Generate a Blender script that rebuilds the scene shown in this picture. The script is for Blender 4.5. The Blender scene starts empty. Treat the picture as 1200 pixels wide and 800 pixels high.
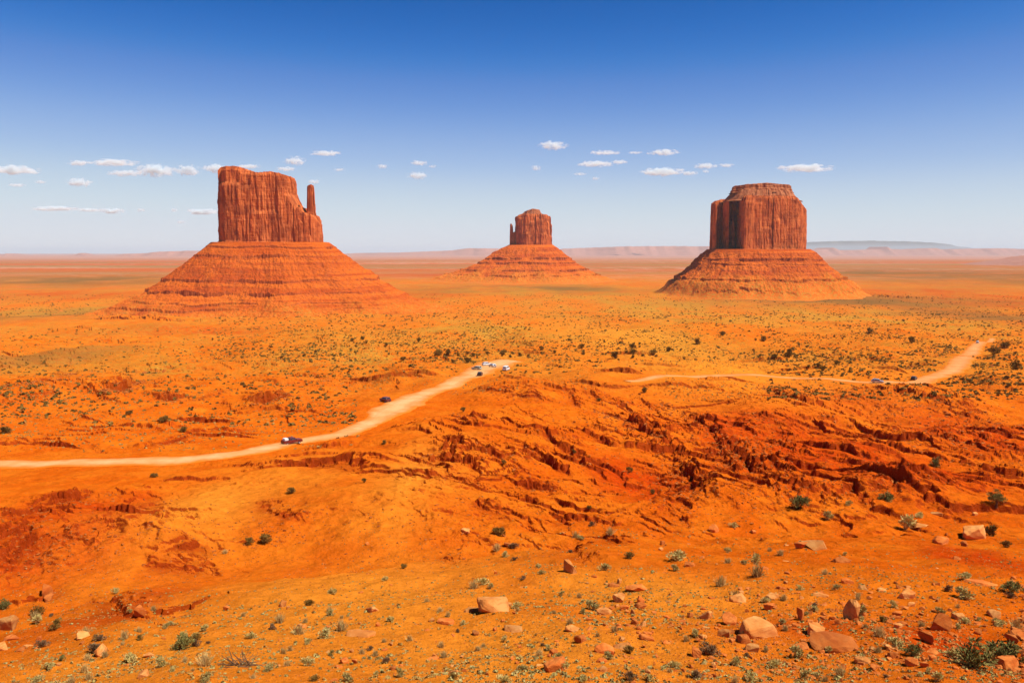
import bpy, bmesh, math, random
import numpy as np
from mathutils import Vector, Matrix
R = math.radians
random.seed(7)
rng = np.random.default_rng(7)
S = bpy.context.scene
COL = S.collection

# ------------------------------------------------------------------ camera, sky, sun, exposure
PITCH = R(5.94)
cam_d = bpy.data.cameras.new("camera")
cam_d.sensor_width = 36.0
cam_d.lens = 30.0
cam_d.clip_start = 0.5
cam_d.clip_end = 300000.0
cam = bpy.data.objects.new("camera", cam_d)
COL.objects.link(cam)
cam.location = (0, 0, 0)
cam.rotation_euler = (R(90) - PITCH, 0, 0)
S.camera = cam

SUN_EL, SUN_AZ = R(57), R(22)          # height; swing from due right towards the viewer
sdir = Vector((math.cos(SUN_EL) * math.cos(SUN_AZ), -math.cos(SUN_EL) * math.sin(SUN_AZ), math.sin(SUN_EL)))
W = bpy.data.worlds.new("World")
S.world = W
W.use_nodes = True
wn, wl = W.node_tree.nodes, W.node_tree.links
wn.clear()
sky = wn.new("ShaderNodeTexSky")
sky.sky_type = 'NISHITA'
sky.sun_disc = False
sky.sun_elevation = SUN_EL
sky.sun_rotation = math.atan2(sdir.x, sdir.y)
sky.altitude = 1700
sky.air_density = 0.6
sky.dust_density = 0.1
sky.ozone_density = 3.0
EXPOSURE = 0.5
def sky_curve(node, ch, pts):              # deep polarised blue overhead, pale at the horizon
    c = node.mapping.curves[ch]
    while len(c.points) > 2: c.points.remove(c.points[1])
    c.points[0].location = pts[0]; c.points[-1].location = pts[-1]
    for p in pts[1:-1]: c.points.new(*p)
pre = wn.new("ShaderNodeVectorMath"); pre.operation = 'SCALE'; pre.inputs['Scale'].default_value = 0.1
hsv = wn.new("ShaderNodeRGBCurve")
sky_curve(hsv, 0, [(0, 0), (.05, .002), (.088, .007), (.124, .105), (.191, .325), (.318, .597), (.52, .723), (1, .86)])
sky_curve(hsv, 1, [(0, 0), (.10, .04), (.156, .120), (.218, .262), (.323, .485), (.494, .708), (.679, .76), (1, .84)])
sky_curve(hsv, 2, [(0, 0), (.20, .16), (.27, .33), (.314, .458), (.413, .651), (.556, .776), (.705, .807), (.752, .815), (1, .84)])
hsv.mapping.update()
post = wn.new("ShaderNodeVectorMath"); post.operation = 'SCALE'; post.inputs['Scale'].default_value = 10.0 / 2 ** EXPOSURE
bg = wn.new("ShaderNodeBackground")
bg.inputs['Strength'].default_value = 0.10
wo = wn.new("ShaderNodeOutputWorld")
wl.new(sky.outputs[0], pre.inputs[0])
wl.new(pre.outputs[0], hsv.inputs['Color'])
wl.new(hsv.outputs[0], post.inputs[0])
wl.new(post.outputs[0], bg.inputs['Color'])
wl.new(bg.outputs[0], wo.inputs['Surface'])

sun_d = bpy.data.lights.new("sun", 'SUN')
sun_d.energy = 4.6
sun_d.angle = R(0.53)
sun_d.color = (1.0, 0.95, 0.87)
sun = bpy.data.objects.new("sun", sun_d)
COL.objects.link(sun)
sun.rotation_euler = sdir.to_track_quat('Z', 'Y').to_euler()

S.view_settings.view_transform = 'Standard'
S.view_settings.look = 'None'
S.view_settings.gamma = 1.0
S.view_settings.use_curve_mapping = False
S.view_settings.exposure = EXPOSURE
S.render.engine = 'CYCLES'
S.cycles.use_denoising = True
S.cycles.max_bounces = 8
S.cycles.diffuse_bounces = 1
S.cycles.volume_bounces = 5
S.cycles.transparent_max_bounces = 12

# ------------------------------------------------------------------ small helpers
def tag(o, label=None, cat=None, group=None, kind=None):
    if label: o["label"] = label
    if cat: o["category"] = cat
    if group: o["group"] = group
    if kind: o["kind"] = kind
    return o

def link(name, me, mat=None, parent=None):
    o = bpy.data.objects.new(name, me)
    COL.objects.link(o)
    if mat is not None:
        for m in (mat if isinstance(mat, (list, tuple)) else [mat]):
            me.materials.append(m)
    if parent: o.parent = parent
    return o

def empty(name, loc, rz=0.0):
    o = bpy.data.objects.new(name, None)
    o.empty_display_size = 0.3
    o.location = loc
    o.rotation_euler = (0, 0, rz)
    COL.objects.link(o)
    return o

def np_mesh(name, V, F, smooth=False):
    """V (n,3), F (m,k) with k = 3 or 4, or a list of such arrays."""
    me = bpy.data.meshes.new(name)
    Fs = F if isinstance(F, list) else [F]
    V = np.asarray(V, dtype=np.float32)
    me.vertices.add(len(V))
    me.vertices.foreach_set("co", V.ravel())
    lv = np.concatenate([np.asarray(f, dtype=np.int32).ravel() for f in Fs])
    tot = np.concatenate([np.full(len(f), np.asarray(f).shape[1], dtype=np.int32) for f in Fs])
    st = np.concatenate([[0], np.cumsum(tot)[:-1]]).astype(np.int32)
    me.loops.add(len(lv))
    me.loops.foreach_set("vertex_index", lv)
    me.polygons.add(len(tot))
    me.polygons.foreach_set("loop_start", st)
    me.polygons.foreach_set("loop_total", tot)
    me.polygons.foreach_set("use_smooth", np.full(len(tot), smooth, dtype=bool))
    me.update(calc_edges=True)
    me.validate()
    return me

def attr(me, name, vals):
    a = me.attributes.new(name, 'FLOAT', 'POINT')
    a.data.foreach_set("value", np.asarray(vals, dtype=np.float32))

def smoothstep(a, b, x):
    t = np.clip((x - a) / (b - a), 0, 1)
    return t * t * (3 - 2 * t)

# gradient noise ----------------------------------------------------
_p = np.random.default_rng(11).permutation(4096).astype(np.int64)
_g = np.random.default_rng(12).uniform(0, 2 * math.pi, 4096)
_gx, _gy = np.cos(_g), np.sin(_g)
def noise2(x, y, seed=0):
    x = np.asarray(x, float) + seed * 37.17
    y = np.asarray(y, float) + seed * 91.73
    xi, yi = np.floor(x), np.floor(y)
    xf, yf = x - xi, y - yi
    xi = xi.astype(np.int64); yi = yi.astype(np.int64)
    u = xf * xf * xf * (xf * (xf * 6 - 15) + 10)
    v = yf * yf * yf * (yf * (yf * 6 - 15) + 10)
    def g(i, j, dx, dy):
        h = _p[(_p[(i) & 4095] + j) & 4095]
        return _gx[h] * dx + _gy[h] * dy
    a = g(xi, yi, xf, yf); b = g(xi + 1, yi, xf - 1, yf)
    c = g(xi, yi + 1, xf, yf - 1); d = g(xi + 1, yi + 1, xf - 1, yf - 1)
    return 1.4 * ((a + (b - a) * u) + ((c + (d - c) * u) - (a + (b - a) * u)) * v)
def fbm(x, y, o=4, seed=0, gain=0.5):
    s = 0; a = 1.0; f = 1.0
    for k in range(o):
        s = s + a * noise2(x * f, y * f, seed + k * 5)
        a *= gain; f *= 2.03
    return s
def ridge(x, y, o=3, seed=0):
    s = 0; a = 1.0; f = 1.0
    for k in range(o):
        s = s + a * (1 - np.abs(noise2(x * f, y * f, seed + k * 5)) * 2)
        a *= 0.5; f *= 2.1
    return s

# ------------------------------------------------------------------ ground: where it lies
# (the photograph is 1200 x 800 with a focal length of 1000 px; it served to survey the ground)
cp, sp_ = math.cos(PITCH), math.sin(PITCH)
def ray(px, py):
    px = np.asarray(px, float); py = np.asarray(py, float)
    a = (px - 600) / 1000.0; b = (400 - py) / 1000.0
    return np.stack([a, cp + b * sp_, -sp_ + b * cp], -1)
def at(px, py, Y):
    d = ray(px, py)
    return d * (Y / d[..., 1])[..., None]

_vd = np.array([1, 20, 45, 60, 90, 130, 180, 230, 290, 340, 400, 500, 650, 1000, 1350, 1700, 2300, 3300, 8000, 20000, 1e6])
_vz = np.array([22, 30, 34, 35.5, 38.5, 41.5, 47, 51.5, 54, 54.5, 55, 60, 68, 88, 104, 116, 112, 104, 100, 92, 90])
_lg = np.linspace(0, math.log(1e6), 3000)
_lz = np.interp(_lg, np.log(_vd), _vz)
_k = np.exp(-np.linspace(-2.5, 2.5, 41) ** 2); _k /= _k.sum()
_lz = np.convolve(np.pad(_lz, 20, mode='edge'), _k, 'valid')

def H0(x, y):
    """large shapes only"""
    d = np.sqrt(0.45 * x * x + y * y) + 0.5
    az = np.arctan2(x, np.maximum(y, 1e-3 + 0 * y))
    val = -np.interp(np.log(d), _lg, _lz)
    k = np.clip((az + 0.5) / 1.0, 0, 1)
    de = 66 + 52 * k ** 1.3 + 6 * noise2(az * 5, 0 * az, 3)
    sl = 0.275 - 0.055 * k
    bench = -np.where(d < 34, 1.75 + 16.25 * np.clip((d - 1.5) / 32.5, 0, 1) ** 0.92, 18 + (d - 34) * sl)
    over = np.maximum(d - de, 0)
    bench = bench - 0.018 * over ** 2 - 0.30 * over
    m = np.maximum(bench, val); w = 2.2
    e = np.exp(-np.abs(bench - val) / w) * w * 0.5
    h = m + e
    amp = np.clip(0.011 * d, 0.1, 7) * smoothstep(25, 120, d)
    far = smoothstep(5000, 30000, d)
    h = h + amp * fbm(x / 140, y / 140, 3, 21) * (1 - far) * (1 - 0.6 * smoothstep(900, 1800, d))
    h = h + np.clip(0.006 * d, 0.05, 2.2) * fbm(x / 38, y / 38, 3, 31) * smoothstep(20, 80, d) * (1 - smoothstep(900, 2500, d))
    return h

def hit(px, py, HF, rmin=6, rmax=9000, n=240):
    """where the line of sight through a pixel meets the ground"""
    px = np.atleast_1d(np.asarray(px, float)); py = np.atleast_1d(np.asarray(py, float))
    out = np.full((len(px), 3), np.nan)
    for s in range(0, len(px), 1500):
        D = ray(px[s:s + 1500], py[s:s + 1500])
        D = D / D[:, 1:2]
        def march(ts, HX, D):
            P = D[:, None, :] * ts[..., None]
            below = P[..., 2] < HX(P[..., 0], P[..., 1])
            idx = np.argmax(below, 1)
            ok = below.any(1) & (idx > 0)
            ii = np.arange(len(D))
            return ok, ts[ii, np.maximum(idx - 1, 0)], ts[ii, idx]
        g = np.broadcast_to(np.geomspace(rmin, rmax, n), (len(D), n))
        ok, lo, hi = march(g, H0, D)
        if HF is not H0:                     # look closely around the first guess
            c = np.where(ok, hi, 300.0)
            ok2, lo, hi = march(c[:, None] * np.geomspace(0.62, 1.5, 64)[None, :], HF, D)
            ok = ok & ok2
        for _ in range(10):
            mid = (lo + hi) / 2
            Q = D * mid[:, None]
            b = Q[:, 2] < HF(Q[:, 0], Q[:, 1])
            hi = np.where(b, mid, hi); lo = np.where(b, lo, mid)
        Q = D * hi[:, None]
        Q[:, 2] = HF(Q[:, 0], Q[:, 1])
        Q[~ok] = np.nan
        out[s:s + 1500] = Q
    return out

_SV = {}
def survey(pxs, pys):
    P = hit(pxs, pys, HG)
    for a, b, p in zip(pxs, pys, P): _SV[float(a), float(b)] = p
def spot(px, py):
    q = _SV.get((float(px), float(py)))
    return hit([px], [py], HG)[0] if q is None else q
# hills and hollows: (px, py, half width px, depth-half-length m, height m)
HILLS = []
for px, py, wpx, dy, hh in [
    (640, 470, 120, 45, 4.0), (560, 520, 110, 34, 5.0), (470, 590, 90, 20, 2.5), (930, 490, 90, 26, 3.5),
    (1060, 470, 90, 30, 2.2), (760, 560, 60, 16, -3.5), (330, 640, 130, 12, -2.2), (90, 640, 110, 16, 2.6),
    (230, 460, 160, 35, 2.5), (60, 460, 110, 35, 3.0), (750, 375, 40, 70, 7.0), (880, 378, 60, 60, 4.0),
    (870, 590, 90, 12, 1.8), (1040, 575, 80, 10, 2.2), (700, 447, 70, 30, 2.5), (180, 640, 60, 8, 1.6)]:
    c = hit([px], [py], H0)[0]
    HILLS.append((c[0], c[1], wpx * c[1] / 1000, dy, hh))
def H1(x, y):
    h = H0(x, y)
    for cx, cy, wx, wy, hh in HILLS:
        h = h + hh * np.exp(-((x - cx) / wx) ** 2 - ((y - cy) / wy) ** 2)
    return h

def zone(px, py, rx, ry):
    c = hit([px], [py], H1)[0]
    a = hit([px], [max(py - ry, 312)], H1)[0]; b = hit([px], [py + ry], H1)[0]
    return (c[0], c[1], rx * c[1] / 1000, max(abs(a[1] - b[1]) / 2, 2))
def zsum(zs, x, y, p=2):
    v = 0 * x
    dd = np.clip(np.hypot(x, y) / 250, 0.15, 6)
    x, y = x + 9 * dd * fbm(x / 30 / dd, y / 30 / dd, 4, 141), y + 13 * dd * fbm(x / 30 / dd, y / 30 / dd, 4, 147)
    for cx, cy, rx, ry in zs:
        v = np.maximum(v, np.exp(-(((x - cx) / rx) ** 2 + ((y - cy) / ry) ** 2) ** (p / 2)))
    return v

KNOB = [zone(*a) for a in [(60, 635, 70, 40), (880, 545, 60, 50), (960, 580, 110, 25), (1120, 520, 110, 40), (210, 610, 90, 26), (800, 600, 70, 40), (1060, 480, 80, 26), (700, 460, 40, 22), (760, 500, 70, 30), (160, 715, 60, 14), (560, 620, 80, 22)]]
BAD = [zone(*a) for a in [(640, 520, 200, 60), (820, 530, 190, 70), (1000, 520, 190, 60), (1130, 500, 110, 50), (930, 560, 150, 40),
                          (60, 610, 110, 45), (200, 640, 110, 25), (700, 600, 140, 35)]]
REDZ = [zone(*a) for a in [(1000, 550, 170, 45), (1130, 510, 110, 40), (880, 510, 110, 40), (740, 575, 50, 40), (40, 640, 110, 50), (100, 600, 90, 25),
                           (180, 700, 60, 18), (1130, 650, 80, 22), (940, 735, 60, 20), (1110, 765, 130, 45), (1120, 350, 150, 14), (60, 347, 170, 7), (450, 348, 110, 8), (1080, 341, 110, 5), (200, 392, 160, 8), (520, 322, 120, 3), (1000, 308, 200, 3), (960, 465, 70, 20),
                           ]]
VEGZ = [zone(*a) for a in [(760, 360, 210, 28), (1000, 370, 170, 24), (560, 385, 160, 28), (80, 362, 110, 10), (1120, 385, 120, 30), (420, 420, 130, 25),
                           (200, 430, 60, 14), (650, 340, 160, 10)]]
OLVZ = [zone(*a) for a in [(90, 328, 190, 7), (1080, 321, 190, 9), (1150, 372, 90, 12), (20, 372, 60, 10), (1010, 352, 200, 8), (620, 338, 160, 5), (60, 412, 60, 8)]]
PALEZ = [zone(*a) for a in [(830, 430, 120, 22), (260, 590, 90, 40), (480, 560, 60, 45), (420, 705, 260, 35), (600, 765, 330, 55), (200, 765, 220, 50), (760, 690, 180, 30), (730, 395, 60, 18)]]

# rock ledges, drawn left to right: the broken face looks towards the viewer's side of the line
LEDGE = []
def ledge(pts, d, L=9.0, under=0.3, seed=0):
    P = hit([p[0] for p in pts], [p[1] for p in pts], H1)
    LEDGE.append((P[:, :2], d, L, under, seed + len(LEDGE) * 3))
ledge([(698, 480), (730, 492), (760, 508), (785, 524), (800, 546), (815, 568), (826, 586)], 2.4, 10, 0.5)
ledge([(775, 474), (805, 484), (830, 500), (850, 528), (872, 543), (885, 560), (898, 578)], 2.8, 9, 0.6)
ledge([(792, 545), (806, 556), (818, 568), (826, 590)], 1.6, 6, 0.4)
ledge([(538, 455), (580, 457), (612, 464), (655, 472)], 1.3, 16)
ledge([(588, 503), (625, 509), (645, 512), (672, 520)], 1.4, 12)
ledge([(503, 534), (540, 530), (572, 529)], 1.2, 9)
ledge([(563, 538), (600, 541), (628, 545)], 1.3, 9)
ledge([(462, 551), (495, 560), (525, 559), (540, 568), (570, 574)], 0.9, 14)
ledge([(558, 590), (575, 600), (600, 608)], 1.0, 8)
ledge([(648, 541), (680, 543), (712, 550)], 1.1, 8)
ledge([(600, 571), (630, 574), (652, 580)], 1.2, 8)
ledge([(530, 485), (545, 490), (565, 500)], 1.0, 10)
ledge([(895, 453), (920, 464), (958, 477)], 2.0, 9, 0.5)
ledge([(960, 490), (985, 498), (1000, 502)], 1.1, 7)
ledge([(1030, 543), (1046, 558), (1058, 572), (1072, 582)], 2.2, 7, 0.5)
ledge([(1085, 562), (1100, 572), (1110, 580)], 1.2, 7, 0.5)
ledge([(116, 463), (138, 457), (160, 447)], 4.4, 10, 1.2)
ledge([(186, 469), (205, 466), (219, 462)], 2.6, 8, 0.9)
ledge([(292, 475), (315, 470), (340, 465)], 3.6, 10, 1.0)
ledge([(160, 527), (190, 520), (215, 515), (250, 502)], 1.5, 9)
ledge([(-20, 460), (20, 452), (45, 448), (85, 437)], 1.6, 12)
ledge([(-20, 476), (30, 466), (70, 458)], 1.2, 12)
ledge([(150, 436), (180, 436), (205, 431)], 1.5, 9)
ledge([(340, 440), (365, 441), (390, 445)], 1.2, 8)
ledge([(355, 447), (372, 448), (392, 449)], 1.2, 8)
ledge([(225, 470), (250, 462), (272, 455)], 1.0, 8)
ledge([(268, 512), (280, 506), (292, 500)], 0.9, 6)
ledge([(195, 655), (215, 645), (237, 634)], 1.1, 4, 0.4)
ledge([(135, 610), (165, 600), (192, 590)], 0.8, 5)
ledge([(-10, 615), (40, 600), (80, 588), (110, 580)], 2.2, 7, 0.5)
ledge([(-10, 650), (15, 640), (35, 612)], 2.4, 6, 0.5)
ledge([(-20, 668), (20, 655), (42, 628)], 2.0, 5, 0.6)
ledge([(48, 705), (60, 695), (68, 690)], 1.2, 3, 0.5)
ledge([(62, 596), (85, 590), (112, 578)], 1.6, 5, 0.5)
ledge([(840, 520), (850, 545), (862, 565)], 1.8, 6, 0.5)
ledge([(905, 560), (930, 572), (945, 590)], 1.4, 6, 0.5)
ledge([(165, 662), (200, 666), (240, 668)], 1.0, 4, 0.3)
ledge([(110, 690), (140, 716), (180, 728), (205, 720)], 1.0, 4, 0.2)
ledge([(300, 590), (330, 602), (360, 615)], 0.8, 6)
ledge([(700, 620), (715, 632), (725, 645)], 0.9, 5, 0.3)
ledge([(520, 635), (527, 650), (532, 662)], 0.9, 4, 0.3)
ledge([(676, 632), (682, 650), (686, 664)], 0.9, 4, 0.4)
ledge([(1100, 470), (1130, 478), (1160, 485)], 1.4, 8)
ledge([(1080, 505), (1120, 520), (1160, 535), (1215, 548)], 1.5, 8)
ledge([(1120, 480), (1160, 496), (1215, 512)], 1.2, 8)
ledge([(880, 485), (910, 505), (935, 530)], 1.0, 8)
ledge([(660, 455), (672, 465), (680, 480)], 1.4, 6)
ledge([(690, 458), (700, 468), (704, 480)], 1.4, 6)
# far low scarps on the flat
for pts, d in [([(100, 372), (200, 376), (330, 373)], 6), ([(1010, 345), (1080, 350), (1160, 352)], 6), ([(380, 352), (480, 358), (560, 361)], 3),
               ([(0, 392), (60, 388), (130, 390)], 2.5), ([(430, 390), (520, 392), (600, 388)], 1.5), ([(60, 405), (130, 400), (200, 402)], 2.0),
               ([(-40, 420), (40, 413), (120, 415)], 2.0), ([(960, 415), (1000, 420), (1060, 422)], 2.0), ([(1060, 425), (1080, 430), (1110, 428)], 2.5)]:
    ledge(pts, d, 30)

def ledges(x, y):
    out = np.zeros_like(x); face = np.zeros_like(x)
    for P, d, L, under, seed in LEDGE:
        mar = L * 4 + 6
        m = (x > P[:, 0].min() - mar) & (x < P[:, 0].max() + mar) & (y > P[:, 1].min() - mar) & (y < P[:, 1].max() + mar)
        if not m.any(): continue
        X, Y = x[m], y[m]
        sc = max(L * 0.35, 1.5)
        Xw = X + sc * 0.55 * fbm(X / sc, Y / sc, 3, seed, 0.38); Yw = Y + sc * 0.55 * fbm(X / sc, Y / sc, 3, seed + 9, 0.38)
        seg = P[1:] - P[:-1]; ln = np.hypot(seg[:, 0], seg[:, 1]); cum = np.concatenate([[0], np.cumsum(ln)])
        best = np.full(X.shape, 1e9); sg = np.zeros_like(X); tt = np.zeros_like(X)
        for i in range(len(seg)):
            ax, ay = P[i]; dx, dy = seg[i]
            t = ((Xw - ax) * dx + (Yw - ay) * dy) / (ln[i] ** 2)
            tc = np.clip(t, 0, 1)
            ex, ey = Xw - ax - tc * dx, Yw - ay - tc * dy
            dist = np.hypot(ex, ey)
            s = np.sign(dx * (Yw - ay) - dy * (Xw - ax))
            b = dist < best
            best = np.where(b, dist, best); sg = np.where(b, s, sg); tt = np.where(b, (cum[i] + tc * ln[i]) / cum[-1], tt)
        endd = np.where((tt <= 0) | (tt >= 1), 1, 0)
        s = best * sg
        tap = np.minimum(smoothstep(0, 0.16, tt), smoothstep(0, 0.16, 1 - tt))
        brk = np.clip(0.75 + 0.7 * noise2(tt * cum[-1] / 7.0, 0 * tt, seed + 2), 0.15, 1.3)
        al = tt * cum[-1]
        blk = _g[_p[(np.floor(al / 2.9 + 0.3 * noise2(al / 3.0, 0 * al, seed + 4)).astype(np.int64) + seed * 31) & 4095]] / 6.283
        blk2 = _g[_p[(np.floor(al / 5.3).astype(np.int64) + seed * 17 + 500) & 4095]] / 6.283
        wgt = np.clip(L / 9.0, 0.5, 3)
        hi = np.where(s > -1.5, np.exp(-np.maximum(s, 0) / L), 0)
        hi = hi * (0.55 * smoothstep(-0.2, 0.3, s - 0.9 * (blk - 0.5)) + 0.45 * smoothstep(-0.2, 0.35, s - wgt * (0.5 + 1.8 * blk2) - 0.5 * blk))
        lo = np.where(s <= 0, np.exp(np.minimum(s, 0) / (L * 0.3)), 0)
        out[m] += d * tap * brk * (hi - 0.45 * under * lo)
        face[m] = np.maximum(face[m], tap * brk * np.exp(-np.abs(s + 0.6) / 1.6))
    return out, face

def H2(x, y, full=False):
    x = np.asarray(x, float); y = np.asarray(y, float)
    h = H1(x, y)
    d = np.sqrt(0.45 * x * x + y * y) + 0.5
    bad = zsum(BAD, x, y, 3) * (0.75 + 0.5 * noise2(x / 30, y / 30, 71))
    bad = np.clip(bad, 0, 1)
    def beds(lam, A, ca, sa, seed, rag, thr):
        wx = x + lam * 0.9 * fbm(x / (lam * 2.2), y / (lam * 3.0), 3, seed, 0.45) + rag * fbm(x / (rag * 1.6), y / (rag * 2.0), 2, seed + 3)
        wy = y + lam * 0.9 * fbm(x / (lam * 2.4) + 7, y / (lam * 3.0), 3, seed + 1, 0.45) + rag * 0.7 * noise2(x / rag, y / rag, seed + 8)
        ph = (wx * ca + wy * sa) / lam
        fl = np.floor(ph); fr = ph - fl                       # fr = 0 just at the lip, rising away from it
        am = np.clip(0.75 + 1.3 * noise2(wx / (lam * 1.1) + fl * 3.7, wy / (lam * 1.6), seed + 5), 0, 1.45) * smoothstep(thr, thr + 0.35, noise2(x / (lam * 2.6), y / (lam * 2.6), seed + 6) + 0.25)
        lip = smoothstep(0.0, 0.028 + 0.3 / lam, fr)
        saw = lip * (1 - smoothstep(0.02, 0.9, fr)) * 1.0
        foot = smoothstep(0.80, 1.0, fr)
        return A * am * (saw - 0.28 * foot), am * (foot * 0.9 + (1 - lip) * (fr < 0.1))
    b1, f1 = beds(17.0, 1.8, 0.93, 0.36, 201, 1.5, -0.10)
    b2, f2 = beds(9.5, 1.0, 0.74, 0.67, 211, 1.0, 0.0)
    b3, f3 = beds(4.6, 0.5, 0.75, 0.66, 221, 0.7, 0.0)
    h = h + bad * (b1 + b2 + b3)
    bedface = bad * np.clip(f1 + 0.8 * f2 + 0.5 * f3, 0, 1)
    outside = smoothstep(110, 150, d) * (1 - smoothstep(500, 900, d)) * (1 - bad)
    b4, f4 = beds(30.0, 1.3, 0.25, 0.97, 231, 2.0, 0.25)
    b5, f5 = beds(14.0, 0.6, 0.35, 0.94, 241, 1.2, 0.15)
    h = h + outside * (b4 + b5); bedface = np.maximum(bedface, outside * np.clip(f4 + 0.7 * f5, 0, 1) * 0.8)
    rg = ridge(x / 13, y / 13, 4, 61)
    h = h + bad * (0.7 * (rg - 0.6) * smoothstep(-0.1, 0.5, noise2(x / 45, y / 45, 66)))
    h = h + bad * 0.16 * fbm(x / 2.6, y / 2.6, 3, 63)
    mid = smoothstep(100, 150, d) * (1 - smoothstep(420, 700, d))
    crust = smoothstep(-0.1, 0.45, fbm(x / 40, y / 40, 2, 121))
    h = h + mid * (0.14 + 0.30 * crust) * (ridge(x / 6.5, y / 8.0, 3, 123) - 0.7) + mid * crust * 0.22 * fbm(x / 1.9, y / 1.9, 2, 127)
    kb = zsum(KNOB, x, y, 3) * smoothstep(-0.25, 0.35, fbm(x / 22, y / 22, 2, 77))
    cellx = x / 2.3 + 0.5 * noise2(x / 3, y / 3, 78); celly = y / 3.0 + 0.5 * noise2(x / 3, y / 3, 79)
    h = h + kb * (1.0 * np.maximum(noise2(cellx, celly, 80), -0.25) + 0.35 * np.abs(noise2(cellx * 2.3, celly * 2.3, 84)) + 0.5 * fbm(x / 7.0, y / 7.0, 2, 85))
    bad = np.maximum(bad, kb)
    le, face = ledges(x, y)
    h = h + le
    near = 1 - smoothstep(160, 700, d)
    h = h + 0.10 * fbm(x / 2.2, y / 2.2, 3, 81) * near * smoothstep(4, 20, d) + 0.45 * fbm(x / 9, y / 9, 3, 83) * near * smoothstep(10, 40, d)
    if full: return h, bad, np.maximum(face, bedface)
    return h

# ------------------------------------------------------------------ roads: centre lines and a smooth bed for them
ROADS = []
def road(pts, wid):
    P = hit([p[0] for p in pts], [p[1] for p in pts], H1)[:, :2]
    n = len(P); t = np.arange(n); tt = np.linspace(0, n - 1, n * 14)
    def cr(a):
        o = []
        for s in tt:
            i = min(int(s), n - 2); f = s - i
            p0, p1, p2, p3 = a[max(i - 1, 0)], a[i], a[i + 1], a[min(i + 2, n - 1)]
            o.append(0.5 * ((2 * p1) + (-p0 + p2) * f + (2 * p0 - 5 * p1 + 4 * p2 - p3) * f * f + (-p0 + 3 * p1 - 3 * p2 + p3) * f ** 3))
        return np.array(o)
    C = np.stack([cr(P[:, 0]), cr(P[:, 1])], 1)
    w = np.interp(tt, t, wid)
    z = H1(C[:, 0], C[:, 1])
    k = np.exp(-np.linspace(-2, 2, 15) ** 2); k /= k.sum()
    z = np.convolve(np.pad(z, 7, mode='edge'), k, 'valid')
    ROADS.append((C, w, z))
road([(-190, 552), (-90, 547), (0, 543), (110, 542), (220, 539), (300, 528), (345, 519), (400, 509), (440, 493), (462, 479), (490, 464), (530, 449), (560, 436), (582, 428), (603, 423)],
     [8.5, 8.5, 8, 8, 8, 7.5, 7.5, 7.5, 9, 15, 12, 10, 15, 19, 13])
road([(735, 447), (760, 444), (800, 440.5), (860, 440.5), (930, 444), (1000, 447.5), (1050, 447), (1095, 441), (1122, 428), (1138, 414), (1148, 403), (1163, 396)],
     [5, 7, 9, 8, 6.5, 7, 8.5, 10, 11, 11, 10, 6])

def roadinfo(x, y):
    """distance to the nearest centre line minus the half width, and the bed height there"""
    best = np.full(x.shape, 1e9); bz = np.zeros_like(x)
    for C, w, z in ROADS:
        m = (x > C[:, 0].min() - 40) & (x < C[:, 0].max() + 40) & (y > C[:, 1].min() - 40) & (y < C[:, 1].max() + 40)
        idx = np.nonzero(m)[0]
        for s in range(0, len(idx), 40000):
            ii = idx[s:s + 40000]
            dd = np.hypot(x[ii, None] - C[None, :, 0], y[ii, None] - C[None, :, 1])
            j = np.argmin(dd, 1)
            v = dd[np.arange(len(ii)), j] - w[j] / 2
            b = v < best[ii]
            best[ii[b]] = v[b]; bz[ii[b]] = z[j][b]
    return best, bz

def HG(x, y, full=False):
    sh = np.shape(x)
    x = np.asarray(x, float).ravel(); y = np.asarray(y, float).ravel()
    h, bad, face = H2(x, y, True)
    v, bz = roadinfo(x, y)
    k = 1 - smoothstep(2.5, 14.0, v)
    h = h * (1 - k) + bz * k
    if full: return h, bad * (1 - k), face * (1 - k), v
    return h.reshape(sh)

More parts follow.
